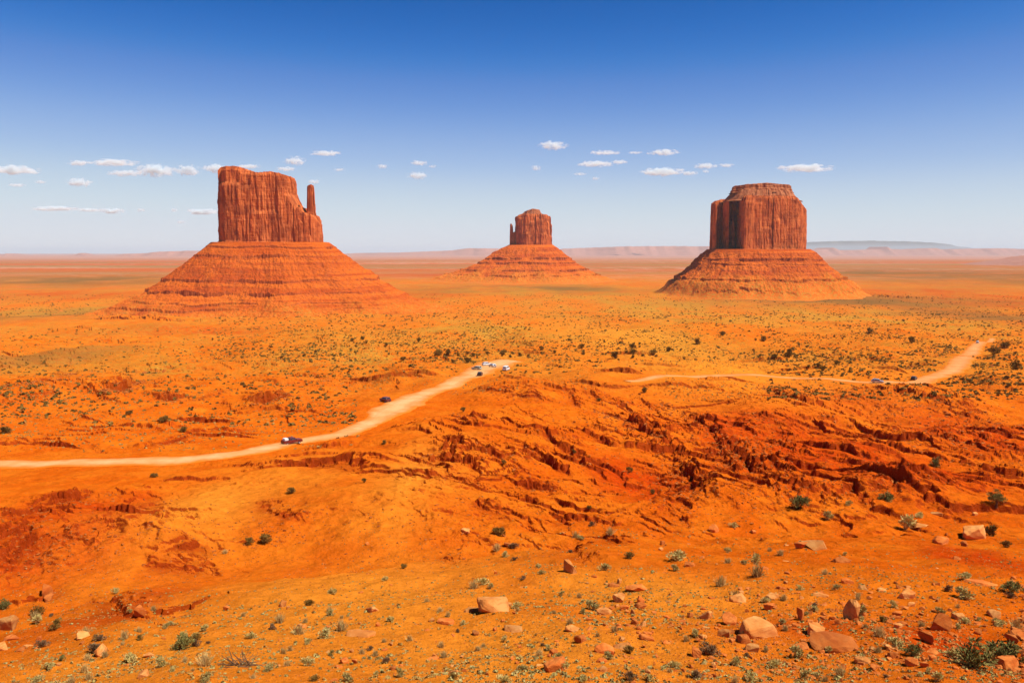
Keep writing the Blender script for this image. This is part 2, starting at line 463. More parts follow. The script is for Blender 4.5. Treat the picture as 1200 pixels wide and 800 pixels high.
# ------------------------------------------------------------------ materials
def mat_base(name):
    m = bpy.data.materials.new(name)
    m.use_nodes = True
    n, l = m.node_tree.nodes, m.node_tree.links
    b = n["Principled BSDF"]
    b.inputs['Roughness'].default_value = 0.95
    b.inputs['Specular IOR Level'].default_value = 0.12
    return m, n, l, b
class NG:
    """tiny node helper"""
    def __init__(s, n, l): s.n, s.l = n, l
    def put(s, i, v):
        if hasattr(v, 'is_output'): s.l.new(v, i)
        elif v is not None:
            try: i.default_value = v
            except Exception: i.default_value = (*v, 1)
    def pos(s): return s.n.new("ShaderNodeNewGeometry").outputs['Position']
    def nrm(s): return s.n.new("ShaderNodeNewGeometry").outputs['True Normal']
    def objc(s): return s.n.new("ShaderNodeTexCoord").outputs['Object']
    def attr(s, nm):
        a = s.n.new("ShaderNodeAttribute"); a.attribute_name = nm; return a.outputs['Fac']
    def scale(s, v, k):
        m = s.n.new("ShaderNodeVectorMath"); m.operation = 'MULTIPLY'; s.put(m.inputs[0], v); m.inputs[1].default_value = k; return m.outputs[0]
    def noise(s, v, sc, det=4, rough=0.55, dist=0.0):
        t = s.n.new("ShaderNodeTexNoise"); s.put(t.inputs['Vector'], v); t.inputs['Scale'].default_value = sc
        t.inputs['Detail'].default_value = det; t.inputs['Roughness'].default_value = rough; t.inputs['Distortion'].default_value = dist
        return t.outputs[0]
    def voro(s, v, sc, feat='F1'):
        t = s.n.new("ShaderNodeTexVoronoi"); t.feature = feat; s.put(t.inputs['Vector'], v); t.inputs['Scale'].default_value = sc; return t.outputs['Distance']
    def ramp(s, v, a, b):
        t = s.n.new("ShaderNodeMapRange"); t.interpolation_type = 'SMOOTHSTEP'; s.put(t.inputs[0], v); t.inputs[1].default_value = a; t.inputs[2].default_value = b; return t.outputs[0]
    def math(s, op, a, b=None):
        t = s.n.new("ShaderNodeMath"); t.operation = op; s.put(t.inputs[0], a)
        if b is not None: s.put(t.inputs[1], b)
        return t.outputs[0]
    def mix(s, f, a, b, mode='MIX'):
        t = s.n.new("ShaderNodeMix"); t.data_type = 'RGBA'; t.blend_type = mode
        s.put(t.inputs[0], f)
        for i, v in ((6, a), (7, b)):
            if hasattr(v, 'is_output'): s.l.new(v, t.inputs[i])
            else: t.inputs[i].default_value = (*v, 1)
        return t.outputs[2]
    def z(s, v):
        t = s.n.new("ShaderNodeSeparateXYZ"); s.put(t.inputs[0], v); return t.outputs[2]
    def bump(s, h, st, di, nin=None):
        t = s.n.new("ShaderNodeBump"); s.put(t.inputs['Height'], h); t.inputs['Strength'].default_value = st; t.inputs['Distance'].default_value = di
        if nin is not None: s.l.new(nin, t.inputs['Normal'])
        return t.outputs[0]

SAND, REDS, ROCK = (0.68, 0.150, 0.007), (0.50, 0.040, 0.002), (0.30, 0.034, 0.004)
PALE, OLIVE, PINK = (0.66, 0.33, 0.12), (0.46, 0.215, 0.026), (0.52, 0.24, 0.14)
def ground_material():
    m, n, l, b = mat_base("red_sand")
    g = NG(n, l); p = g.pos()
    big = g.noise(p, 0.012, 5, 0.6); mid = g.noise(p, 0.09, 5, 0.62); sm = g.noise(p, 0.7, 5, 0.65); fine = g.noise(p, 5.0, 4, 0.7)
    red, veg, pale_sand, bad, face, far = [g.attr(a) for a in ("red", "veg", "pale_sand", "bad", "face", "far")]
    c = g.mix(g.ramp(mid, 0.36, 0.66), (0.60, 0.100, 0.0035), SAND)
    rf = g.math('ADD', g.math('MULTIPLY', red, 1.0), g.math('MULTIPLY', g.math('SUBTRACT', big, 0.5), 0.9))
    c = g.mix(g.math('MULTIPLY', g.ramp(rf, 0.15, 0.95), g.math('ADD', 0.42, g.math('MULTIPLY', g.ramp(g.noise(p, 0.16, 6, 0.7), 0.36, 0.60), 0.55))), c, REDS)
    c = g.mix(g.math('MULTIPLY', pale_sand, 0.85), c, (0.76, 0.245, 0.020))  # patches of lighter, yellower sand
    c = g.mix(g.math('MULTIPLY', face, 0.75), c, (0.34, 0.036, 0.003))  # ledge feet and faces darkened: undercut shade put into the colour
    # red rock where steep or broken, painted darker for the shade on ledge faces
    nz = g.z(g.nrm())
    steep = g.math('SUBTRACT', 1.0, g.ramp(nz, 0.72, 0.93))
    c = g.mix(g.math('MULTIPLY', steep, 0.85), c, ROCK)
    spk = g.ramp(g.noise(p, 1.6, 4, 0.7), 0.56, 0.68)
    c = g.mix(g.math('MULTIPLY', g.math('MULTIPLY', spk, g.ramp(bad, 0.1, 0.7)), 0.6), c, ROCK)
    # dry grass on the flats: patches plus speckle
    vs = g.ramp(g.noise(p, 0.25, 6, 0.75), 0.40, 0.62)
    vl = g.ramp(g.noise(g.scale(p, (0.010, 0.004, 0)), 1.0, 5, 0.6), 0.38, 0.62)
    vf = g.math('MULTIPLY', veg, g.math('ADD', g.math('MULTIPLY', vs, 0.85), g.math('MULTIPLY', vl, 0.6)))
    c = g.mix(vf, c, OLIVE)
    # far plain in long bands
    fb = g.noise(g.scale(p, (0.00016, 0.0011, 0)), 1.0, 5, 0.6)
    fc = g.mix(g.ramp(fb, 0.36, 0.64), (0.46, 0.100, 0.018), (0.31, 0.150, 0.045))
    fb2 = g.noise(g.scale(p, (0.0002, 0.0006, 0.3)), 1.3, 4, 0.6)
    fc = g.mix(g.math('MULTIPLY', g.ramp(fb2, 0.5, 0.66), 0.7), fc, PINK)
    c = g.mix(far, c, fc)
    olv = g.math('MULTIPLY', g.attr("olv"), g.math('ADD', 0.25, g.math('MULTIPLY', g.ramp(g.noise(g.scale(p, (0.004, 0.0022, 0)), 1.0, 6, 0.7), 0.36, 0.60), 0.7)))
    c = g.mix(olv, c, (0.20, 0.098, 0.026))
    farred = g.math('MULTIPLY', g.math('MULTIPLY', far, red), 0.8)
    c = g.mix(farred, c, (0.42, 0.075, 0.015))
    c = g.mix(g.math('MULTIPLY', g.attr("hzn"), 0.8), c, (0.44, 0.22, 0.16))  # distant haze painted into the ground as a pinkish tint
    v = g.math('ADD', g.math('MULTIPLY', sm, 0.75), g.math('MULTIPLY', fine, 0.25))
    br = g.math('ADD', 0.45, g.math('MULTIPLY', v, 1.12))
    hs = n.new("ShaderNodeHueSaturation"); l.new(c, hs.inputs['Color']); l.new(br, hs.inputs['Value'])
    # pebbles and crumbs
    pb = g.ramp(g.voro(p, 1.1), 0.16, 0.10)
    c = g.mix(g.math('MULTIPLY', g.math('MULTIPLY', pb, g.ramp(g.noise(p, 0.13, 3), 0.48, 0.62)), 0.55), hs.outputs[0], (0.30, 0.07, 0.018))
    near = g.math('SUBTRACT', 1.0, g.ramp(g.attr("dist"), 90.0, 190.0))
    crumb = g.ramp(g.voro(p, 4.2), 0.26, 0.16)
    cm = g.ramp(g.noise(p, 0.35, 4, 0.65), 0.40, 0.60)
    c = g.mix(g.math('MULTIPLY', g.math('MULTIPLY', crumb, cm), g.math('MULTIPLY', near, 0.6)), c, g.mix(g.ramp(g.noise(p, 9.0, 1), 0.48, 0.52), (0.28, 0.06, 0.012), (0.70, 0.33, 0.11)))
    l.new(c, b.inputs['Base Color'])
    nb = g.bump(g.noise(p, 0.35, 8, 0.68), 0.9, 1.1)
    nb = g.bump(g.noise(p, 2.6, 6, 0.7), 0.8, 0.22, nb)
    l.new(nb, b.inputs['Normal'])
    b.inputs['Specular IOR Level'].default_value = 0.0
    return m
M_GROUND = ground_material()

def road_material(name, ca, cb):
    m, n, l, b = mat_base(name)
    g = NG(n, l); p = g.pos()
    c = g.mix(g.ramp(g.noise(p, 0.12, 6, 0.6), 0.35, 0.65), ca, cb)
    c = g.mix(g.math('MULTIPLY', g.ramp(g.noise(p, 0.8, 5, 0.7), 0.5, 0.75), 0.5), c, (0.66, 0.25, 0.06))
    ed = g.math('ADD', g.attr("edge"), g.math('MULTIPLY', g.math('SUBTRACT', g.noise(p, 0.22, 5, 0.65), 0.5), 1.1))
    c = g.mix(g.ramp(ed, 0.25, 0.95), c, (0.66, 0.17, 0.014))
    rut = g.math('MULTIPLY', g.ramp(g.math('ABSOLUTE', g.math('SUBTRACT', g.attr("edge"), 0.38)), 0.11, 0.03), g.ramp(g.noise(p, 0.15, 3), 0.3, 0.6))
    c = g.mix(g.math('MULTIPLY', rut, 0.35), c, (0.50, 0.20, 0.06))
    l.new(c, b.inputs['Base Color'])
    l.new(g.bump(g.noise(p, 1.5, 5, 0.7), 0.4, 0.12), b.inputs['Normal'])
    return m
M_ROAD = [road_material("pale_dust", (0.66, 0.28, 0.085), (0.71, 0.38, 0.155)), road_material("tan_dust", (0.60, 0.21, 0.05), (0.66, 0.30, 0.10))]

def cliff_material(name, c0, c1, dark, zs=0.10):
    m, n, l, b = mat_base(name)
    g = NG(n, l); p = g.pos()
    vert = g.noise(g.scale(p, (0.16, 0.16, 0.014)), 1.0, 6, 0.6)
    blot = g.noise(p, 0.035, 5, 0.6)
    hor = g.noise(g.scale(p, (0.004, 0.004, zs)), 1.0, 4, 0.6)
    c = g.mix(g.ramp(vert, 0.36, 0.66), c0, c1)
    c = g.mix(g.math('MULTIPLY', g.ramp(blot, 0.46, 0.62), 0.7), c, dark)
    c = g.mix(g.math('MULTIPLY', g.ramp(hor, 0.5, 0.7), 0.45), c, tuple(v * 0.72 for v in c0))
    streak = g.ramp(g.noise(g.scale(p, (0.13, 0.13, 0.007)), 1.0, 5, 0.65), 0.52, 0.66)
    c = g.mix(g.math('MULTIPLY', streak, 0.55), c, dark)
    l.new(c, b.inputs['Base Color'])
    nb = g.bump(g.noise(g.scale(p, (0.16, 0.16, 0.075)), 1.0, 8, 0.72), 0.8, 2.6)
    nb = g.bump(g.noise(p, 0.55, 5, 0.7), 0.7, 0.9, nb)
    l.new(nb, b.inputs['Normal'])
    return m
M_CLIFF = cliff_material("red_sandstone", (0.52, 0.108, 0.022), (0.66, 0.180, 0.045), (0.25, 0.046, 0.012))
M_CAPR = cliff_material("cap_rock", (0.40, 0.12, 0.045), (0.50, 0.18, 0.07), (0.24, 0.06, 0.022), 0.3)

def talus_material():
    m, n, l, b = mat_base("talus_rubble")
    g = NG(n, l); p = g.pos()
    hor = g.noise(g.scale(p, (0.0025, 0.0025, 0.11)), 1.0, 5, 0.65)
    c = g.mix(g.ramp(hor, 0.42, 0.58), (0.43, 0.062, 0.004), (0.63, 0.130, 0.009))
    c = g.mix(g.ramp(g.noise(p, 0.02, 5, 0.6), 0.45, 0.7), c, (0.56, 0.108, 0.006))
    rub = g.ramp(g.noise(p, 0.22, 6, 0.72), 0.52, 0.64)
    c = g.mix(g.math('MULTIPLY', rub, 0.45), c, (0.40, 0.075, 0.012))
    steep = g.math('SUBTRACT', 1.0, g.ramp(g.z(g.nrm()), 0.40, 0.74))
    c = g.mix(g.math('MULTIPLY', steep, 0.8), c, (0.33, 0.072, 0.018))
    foot = g.attr("foot")
    vs = g.ramp(g.noise(p, 0.20, 6, 0.75), 0.44, 0.62)
    spk = g.ramp(g.voro(p, 0.16), 0.22, 0.10)
    c = g.mix(g.math('MULTIPLY', g.math('MULTIPLY', spk, g.ramp(g.noise(p, 0.03, 3), 0.42, 0.6)), 0.5), c, (0.62, 0.24, 0.07))
    c = g.mix(foot, c, g.mix(vs, (0.64, 0.125, 0.005), OLIVE))
    l.new(c, b.inputs['Base Color'])
    nb = g.bump(g.noise(p, 0.13, 9, 0.72), 0.8, 4.0)
    l.new(nb, b.inputs['Normal'])
    return m
M_TALUS = talus_material()

def rock_material(name, ca, cb, cd):
    m, n, l, b = mat_base(name)
    g = NG(n, l)
    oi = n.new("ShaderNodeObjectInfo")
    p = n.new("ShaderNodeVectorMath"); p.operation = 'ADD'
    l.new(g.objc(), p.inputs[0]); l.new(oi.outputs['Location'], p.inputs[1])
    p = p.outputs[0]
    c = g.mix(g.ramp(g.noise(p, 1.6, 5, 0.6), 0.38, 0.64), ca, cb)
    c = g.mix(g.math('MULTIPLY', g.ramp(g.noise(g.scale(p, (1, 1, 7)), 1.2, 4, 0.6), 0.52, 0.68), 0.6), c, cd)
    hs = n.new("ShaderNodeHueSaturation"); l.new(c, hs.inputs['Color'])
    l.new(g.math('ADD', 0.72, g.math('MULTIPLY', oi.outputs['Random'], 0.5)), hs.inputs['Value'])
    l.new(hs.outputs[0], b.inputs['Base Color'])
    l.new(g.bump(g.noise(p, 5, 6, 0.7), 0.7, 0.08), b.inputs['Normal'])
    return m
M_BOULD = rock_material("tan_sandstone", (0.54, 0.18, 0.036), (0.64, 0.28, 0.078), (0.42, 0.10, 0.018))
M_BOULR = rock_material("rust_sandstone", (0.50, 0.115, 0.016), (0.60, 0.18, 0.035), (0.32, 0.06, 0.010))

def leaf_material(name, ca, cb):
    m, n, l, b = mat_base(name)
    g = NG(n, l)
    oi = n.new("ShaderNodeObjectInfo")
    f = g.noise(g.pos(), 3.0, 3, 0.6)
    c = g.mix(g.ramp(f, 0.35, 0.65), ca, cb)
    hs = n.new("ShaderNodeHueSaturation"); l.new(c, hs.inputs['Color'])
    l.new(g.math('ADD', 0.75, g.math('MULTIPLY', oi.outputs['Random'], 0.5)), hs.inputs['Value'])
    l.new(hs.outputs[0], b.inputs['Base Color'])
    return m
M_SAGE = leaf_material("sage_leaf", (0.42, 0.30, 0.075), (0.56, 0.43, 0.15))
M_GREEN = leaf_material("green_leaf", (0.15, 0.13, 0.030), (0.24, 0.20, 0.055))
M_DRY = leaf_material("dry_stalk", (0.50, 0.30, 0.085), (0.60, 0.41, 0.15))
M_STRAW = leaf_material("short_grass", (0.42, 0.22, 0.045), (0.50, 0.31, 0.085))
M_DARK = leaf_material("dark_leaf", (0.15, 0.080, 0.014), (0.25, 0.14, 0.028))
M_TWIG = leaf_material("twig", (0.16, 0.085, 0.035), (0.24, 0.13, 0.06))

def plain(name, c, rough=0.5, spec=0.4, metal=0.0):
    m, n, l, b = mat_base(name)
    g = NG(n, l)
    f = g.noise(g.objc(), 3.0, 4, 0.6)
    l.new(g.mix(g.ramp(f, 0.45, 0.8), c, tuple(0.7 * v + 0.3 * d for v, d in zip(c, (0.45, 0.22, 0.09)))), b.inputs['Base Color'])
    b.inputs['Roughness'].default_value = rough
    b.inputs['Specular IOR Level'].default_value = spec
    b.inputs['Metallic'].default_value = metal
    return m

# ------------------------------------------------------------------ ground mesh
def build_ground():
    lg = np.linspace(math.log(3), math.log(95000), 6000)
    rr = np.exp(lg)
    hz = H0(0 * rr, rr)
    ys = 400 + 1000 * np.tan(np.arctan2(-hz, rr) - PITCH)
    ys = np.clip(ys, -2000, 950)
    wgt = np.abs(np.gradient(ys)) / 0.62 + np.gradient(lg) * 75
    cum = np.cumsum(wgt)
    nr = int(cum[-1])
    rad = np.interp(np.linspace(cum[0], cum[-1], nr), cum, rr)
    azf = np.linspace(-R(36), R(36), 1150)
    azc = np.linspace(R(36), R(324), 98)[1:-1]
    az = np.concatenate([azf, azc])
    nc = len(az)
    A, Rr = np.meshgrid(az, rad)
    # keep lines of equal depth fairly straight across the view
    X = (Rr * np.sin(A)).ravel(); Y = (Rr * np.cos(A)).ravel()
    h, bad, face, v = HG(X, Y, True)
    V = np.stack([X, Y, h], 1)
    i = np.arange(nr - 1)[:, None]; j = np.arange(nc)[None, :]
    j2 = (j + 1) % nc
    F = np.stack([i * nc + j, i * nc + j2, (i + 1) * nc + j2, (i + 1) * nc + j], -1).reshape(-1, 4)
    V = np.concatenate([V, [[0, 0, -1.75]]])
    jj = np.arange(nc)
    T = np.stack([np.full(nc, nr * nc), (jj + 1) % nc, jj], -1)
    F = F[:, ::-1]
    me = np_mesh("ground", V, [F, T], smooth=False)
    d = np.hypot(X, Y)
    a1 = lambda a: np.append(a, 0)
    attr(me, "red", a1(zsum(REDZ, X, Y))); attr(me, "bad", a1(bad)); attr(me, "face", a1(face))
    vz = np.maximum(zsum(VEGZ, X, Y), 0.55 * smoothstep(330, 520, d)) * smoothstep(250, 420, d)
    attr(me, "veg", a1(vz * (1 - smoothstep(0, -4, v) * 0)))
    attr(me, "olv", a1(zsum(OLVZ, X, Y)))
    attr(me, "pale_sand", a1(zsum(PALEZ, X, Y)))
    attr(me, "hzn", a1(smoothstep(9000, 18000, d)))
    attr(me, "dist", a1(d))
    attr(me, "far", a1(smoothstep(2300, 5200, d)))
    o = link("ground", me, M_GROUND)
    tag(o, "orange red desert sand broken by rock ledges and gullies, reaching to the horizon", "ground", None, "structure")
    return o
build_ground()

def build_road(idx, name, label):
    C, w, z = ROADS[idx]
    n = len(C); k = 15
    tang = np.gradient(C, axis=0); tang /= np.linalg.norm(tang, axis=1)[:, None]
    nor = np.stack([-tang[:, 1], tang[:, 0]], 1)
    u = np.linspace(-1, 1, k)
    L = np.cumsum(np.concatenate([[0], np.hypot(*np.diff(C, axis=0).T)]))
    V = []; E = []
    for q in u:
        wob = 1 + 0.34 * fbm(L / 11, np.full(n, 3.0 + np.sign(q) * 7), 3, 91 + idx)
        pt = C + nor * (q * w * 0.5 * wob)[:, None]
        # crown a little proud, edges sink into the sand
        zz = z + 0.16 + 0.0006 * np.maximum(np.hypot(C[:, 0], C[:, 1]) - 250, 0) - 0.42 * max(abs(q) - 0.86, 0) / 0.14 - (0.05 if 0.25 < abs(q) < 0.5 else 0)
        V.append(np.column_stack([pt, zz])); E.append(np.full(n, abs(q)))
    V = np.stack(V, 1).reshape(-1, 3); E = np.stack(E, 1).ravel()
    i = np.arange(n - 1)[:, None]; j = np.arange(k - 1)[None, :]
    F = np.stack([i * k + j, (i + 1) * k + j, (i + 1) * k + j + 1, i * k + j + 1], -1).reshape(-1, 4)
    me = np_mesh(name, V, F[:, ::-1], True)
    attr(me, "edge", E)
    tag(link(name, me, M_ROAD[idx]), label, "dirt road", None, "structure")
build_road(0, "dirt_road", "pale dirt road winding from the left edge to the parking place")
build_road(1, "dirt_road", "pale dirt road curving away below the squat butte on the right")

# ------------------------------------------------------------------ buttes
def resample(fr, n): return np.linspace(0, 2 * math.pi, n, endpoint=False)

def tower_mesh(cx, cy, a, b, nexp, z0, top, nphi=640, nz=150, seed=0, flute=3.2, colw=(7, 20), taper=0.05, lump=0.07, strata=(), rot=0.0, base_flare=0.05, foot=None):
    """a cliff-sided block: rounded-square plan a x b, foot z0, top(x) in world z"""
    r_ = np.random.default_rng(seed)
    ph = resample(None, nphi)
    ca, sa = np.cos(ph), np.sin(ph)
    rad = (np.abs(ca / a) ** nexp + np.abs(sa / b) ** nexp) ** (-1 / nexp)
    if foot is not None:                      # a plan drawn corner by corner (world x, y)
        P = np.array(foot, float) - [cx, cy]
        rad = np.full(nphi, 1e9)
        for p, q in zip(P, np.roll(P, -1, 0)):
            e = q - p
            den = ca * e[1] - sa * e[0]
            with np.errstate(all='ignore'):
                r1 = (p[0] * e[1] - p[1] * e[0]) / den; t1 = (p[0] * sa - p[1] * ca) / den
            ok = (r1 > 0) & (t1 >= -1e-6) & (t1 <= 1 + 1e-6) & (np.abs(den) > 1e-9)
            rad = np.where(ok, np.minimum(rad, r1), rad)
        kk = np.exp(-np.linspace(-2, 2, 13) ** 2); kk /= kk.sum()
        rad = np.convolve(np.concatenate([rad[-6:], rad, rad[:6]]), kk, 'valid')
    rad = rad * (1 + lump * (noise2(ca * 1.6 + 9, sa * 1.6, seed) + 0.6 * noise2(ca * 4 + 3, sa * 4, seed + 1)))
    cr, sr = math.cos(rot), math.sin(rot)
    bx, by = rad * ca, rad * sa
    bx, by = bx * cr - by * sr, bx * sr + by * cr
    seg = np.hypot(np.roll(bx, -1) - bx, np.roll(by, -1) - by)
    arc = np.concatenate([[0], np.cumsum(seg)[:-1]]); per = seg.sum()
    edges = [0.0]
    while edges[-1] < per - colw[0]: edges.append(edges[-1] + r_.uniform(*colw) * (1 if r_.random() < .7 else 1.7))
    edges[-1] = per; edges = np.array(edges)
    k = np.clip(np.searchsorted(edges, arc, 'right') - 1, 0, len(edges) - 2)
    t = (arc - edges[k]) / (edges[k + 1] - edges[k])
    cd = r_.uniform(-0.9, 1.5, len(edges)); cdp = cd[k] + r_.uniform(-0.9, 0.9, len(edges))[k] * (2 * t - 1)
    cdep = r_.choice([0.25, 0.5, 0.9, 2.4], len(edges), p=[.35, .35, .18, .12])
    ck = np.where(t < 0.5, cdep[k], cdep[np.minimum(k + 1, len(edges) - 1)])
    bul = 1 - ck * np.abs(2 * t - 1) ** 8.0
    ctop = r_.uniform(0.45, 1.35, len(edges))[k]
    nx, ny = bx / np.hypot(bx, by), by / np.hypot(bx, by)
    tz = np.array([top(cx + x, cy + y) for x, y in zip(bx * 0.97, by * 0.97)])
    rim = flute * (0.45 * noise2(arc / 6.0, 0 * arc, seed + 41) + 0.5 * cd[k] * 0.5 - 0.5 * np.abs(2 * t - 1) ** 9 + 0.25 * noise2(arc / 2.2, 0 * arc, seed + 43))
    tz = tz + rim * np.clip((tz - z0) / 40, 0, 1)
    V = []
    for q in np.linspace(0, 1, nz):
        z = z0 + (tz - z0) * q
        zz = z - z0
        off = flute * (0.55 * bul + 0.55 * cdp - 0.3)
        alc = smoothstep(-0.03, 0.03, q - ctop) * flute * 0.9      # columns that break off below the rim
        off = off - alc
        off = off + flute * 0.55 * fbm(arc / 5.5, zz / 38, 3, seed + 7) + flute * 0.35 * fbm(arc / 14, zz / 26, 3, seed + 8)
        off = off + flute * 0.08 * noise2(arc / 2.0, zz / 2.2, seed + 9)
        off = off + flute * 0.09 * noise2(arc / 60, zz / 3.2, seed + 15)
        off = off - rad * taper * q + rad * base_flare * (1 - smoothstep(0, 0.14, q))
        for zq, dep, wd in strata:     # (height fraction, outward metres, softness)
            off = off + dep * (1 - smoothstep(zq - wd, zq + wd, q + 0.012 * noise2(arc / 17, 0 * arc, seed + 21)))
        off = off - flute * 0.8 * smoothstep(0.955, 1.0, q)
        V.append(np.column_stack([cx + bx + nx * off, cy + by + ny * off, z]))
    rx, ry = V[-1][:, 0] - cx, V[-1][:, 1] - cy
    nt = 26
    for s in np.linspace(1, 0.03, nt)[1:]:
        x, y = cx + rx * s, cy + ry * s
        zt = np.array([top(p, q) for p, q in zip(x, y)])
        zt = zt + 1.4 * fbm(x / 7, y / 7, 3, seed + 31) * (1 - s) ** 0.3
        V.append(np.column_stack([x, y, zt]))
    Vm = np.concatenate(V); rows = len(V)
    i = np.arange(rows - 1)[:, None]; j = np.arange(nphi)[None, :]; j2 = (j + 1) % nphi
    F = np.stack([i * nphi + j, i * nphi + j2, (i + 1) * nphi + j2, (i + 1) * nphi + j], -1).reshape(-1, 4)
    Vm = np.concatenate([Vm, [[cx, cy, float(Vm[-nphi:, 2].mean())]]])
    jj = np.arange(nphi); T = np.stack([(rows - 1) * nphi + jj, (rows - 1) * nphi + (jj + 1) % nphi, np.full(nphi, len(Vm) - 1)], -1)
    return Vm, F, T

def join(parts):
    Vs, Fs, Ts, o = [], [], [], 0
    for V, F, T in parts:
        Vs.append(V); Fs.append(F + o); Ts.append(T + o); o += len(V)
    return np.concatenate(Vs), [np.concatenate(Fs), np.concatenate(Ts)]

def talus_mesh(cx, cy, a, b, ex, ey_front, ey_back, exr, ztop, zbase, prof, steps, nphi=900, nr=230, seed=0, rill=3.0, asym=0.0):
    """rubble apron: from an inner plan a x b down to an outer plan (ex left, exr right, ey front/back)"""
    ph = resample(None, nphi); ca, sa = np.cos(ph), np.sin(ph)
    Rin = (np.abs(ca / a) ** 3 + np.abs(sa / b) ** 3) ** (-1 / 3)
    Rout = (np.abs(ca / np.where(ca < 0, ex, exr)) ** 2.1 + np.abs(sa / np.where(sa < 0, ey_front, ey_back)) ** 2.1) ** (-1 / 2.1)
    Rout = Rout * (1 + 0.07 * fbm(ca * 2.2 + 5, sa * 2.2, 3, seed))
    s = np.concatenate([[-0.12], np.linspace(0, 1.12, nr)])
    SS, PH = np.meshgrid(s, ph, indexing='ij')
    rr = Rin + (Rout - Rin) * SS
    rr = np.maximum(rr, 0.35 * Rin)
    x = cx + rr * np.cos(PH); y = cy + rr * np.sin(PH)
    ps, pz = np.array(prof).T
    f = np.interp(SS, np.concatenate([[-1], ps, [1.15]]), np.concatenate([[0], pz, [1.03]]))
    # smooth the profile a little
    z = ztop + (zbase - ztop) * f
    w = smoothstep(0.0, 0.12, SS) * (1 - smoothstep(0.85, 1.05, SS))
    arc = PH * 0.5 * (a + b)
    z = z + w * rill * (1.5 * fbm(x / 75, y / 75, 3, seed + 33) + 0.7 * fbm(np.cos(PH) * 5, np.sin(PH) * 7 + SS * 2.0, 3, seed + 3) + 0.25 * fbm(np.cos(PH) * 24, np.sin(PH) * 24 + SS * 9, 2, seed + 4))
    z = z + w * rill * 0.8 * fbm(x / 19, y / 19, 5, seed + 5, 0.6)
    for zk, A, Lk, seedk, phi_c, phi_w in steps:
        zkk = zk + 4.0 * noise2(x / 90, y / 45, seed + seedk)
        u = z - zkk
        am = A * np.clip(0.55 + 1.15 * noise2(np.cos(PH) * 3.5 + seedk, np.sin(PH) * 3, seed + seedk + 1) + 0.45 * noise2(np.cos(PH) * 17, np.sin(PH) * 17, seed + seedk) + 0.4 * noise2(np.cos(PH) * 60, np.sin(PH) * 60, seed + seedk), 0.0, 1.4)
        if phi_w: am = am * np.exp(-(((PH - phi_c + math.pi) % (2 * math.pi) - math.pi) / phi_w) ** 2)
        z = z + am * np.where(u > 0, 0.55 * np.exp(-np.maximum(u, 0) / Lk), -0.45 * np.exp(np.minimum(u, 0) / Lk))
    z = z + w * 0.9 * fbm(x / 4.5, y / 4.5, 2, seed + 6)
    gz = H1(x.ravel(), y.ravel()).reshape(x.shape)
    kb = smoothstep(0.72, 1.04, SS)
    z = z * (1 - kb) + (gz + 0.5 - 5.0 * smoothstep(1.0, 1.12, SS)) * kb
    V = np.stack([x, y, z], -1).reshape(-1, 3)
    rows = len(s)
    i = np.arange(rows - 1)[:, None]; j = np.arange(nphi)[None, :]; j2 = (j + 1) % nphi
    F = np.stack([i * nphi + j, (i + 1) * nphi + j, (i + 1) * nphi + j2, i * nphi + j2], -1).reshape(-1, 4)
    return V, F, smoothstep(0.40, 0.84, SS + 0.2 * fbm(x / 60, y / 60, 3, seed + 12)).ravel()

def interp_top(Y, pts):
    xs = np.array([at(p, q, Y)[0] for p, q in pts]); zs = np.array([at(p, q, Y)[2] for p, q in pts])
    return lambda x, y: float(np.interp(x, xs, zs))
def PX(px, Y): return float(at(px, 300, Y)[0])
def PZ(py, Y): return float(at(600, py, Y)[2])

def build_butte(name, label, Yc, px_c, parts, talus):
    gx = PX(px_c, Yc)
    root = empty("butte", (gx, Yc, float(H1(np.array([gx]), np.array([float(Yc)]))[0])))
    tag(root, label, "butte", "sandstone buttes on the valley floor")
    off = np.array(root.location)
    for pname, meshes, mat in parts:
        V, Fs = join(meshes)
        me = np_mesh(pname, V - off, Fs)
        link(pname, me, mat, root)
    V, F, foot = talus
    me = np_mesh("talus_slope", V - off, F)
    attr(me, "foot", foot)
    link("talus_slope", me, M_TALUS, root)
    return root

# -- the big mitten with its thumb
Y1 = 1700; u1 = Y1 / 1000.0
t_main = interp_top(Y1, [(255, 200), (264, 199), (268, 197.5), (288, 198), (292, 203), (312, 205), (326, 203.5), (340, 207), (345, 212), (349, 222)])
main = tower_mesh(PX(305, Y1), Y1 + 5, 40.5 * u1, 62, 5.0, PZ(300, Y1), t_main, 760, 190, 101, 3.8, (7, 32), 0.05, 0.06, [(0.17, 2.5, 0.012), (0.08, 4, 0.012)], R(4))
t_sh = interp_top(Y1, [(318, 225), (343, 228), (347, 236), (350, 241), (353, 246), (356, 243.5), (359, 249), (364, 251), (371, 253), (376, 262), (382, 275)])
shoulder = tower_mesh(PX(349, Y1), Y1 - 2, 28 * u1, 44, 3.5, PZ(300, Y1), t_sh, 420, 110, 103, 2.4, (4, 11), 0.04, 0.06, [(0.22, 3, 0.02), (0.1, 4, 0.02)])
t_sp = interp_top(Y1, [(360, 219), (364, 218), (367, 217), (370, 220)])
thumb = tower_mesh(PX(367, Y1), Y1 - 8, 4.6 * u1, 13, 3.0, PZ(262, Y1), t_sp, 160, 120, 105, 0.8, (2, 5), 0.22, 0.08, [(0.28, 1.4, 0.05), (0.12, 2.0, 0.06)])
thumb_cap = tower_mesh(PX(276, Y1), Y1 - 8, 12 * u1, 26, 3.0, PZ(206, Y1), interp_top(Y1, [(262, 199), (268, 197), (286, 197), (290, 200)]), 200, 24, 107, 1.0, (4, 9), 0.1, 0.08)
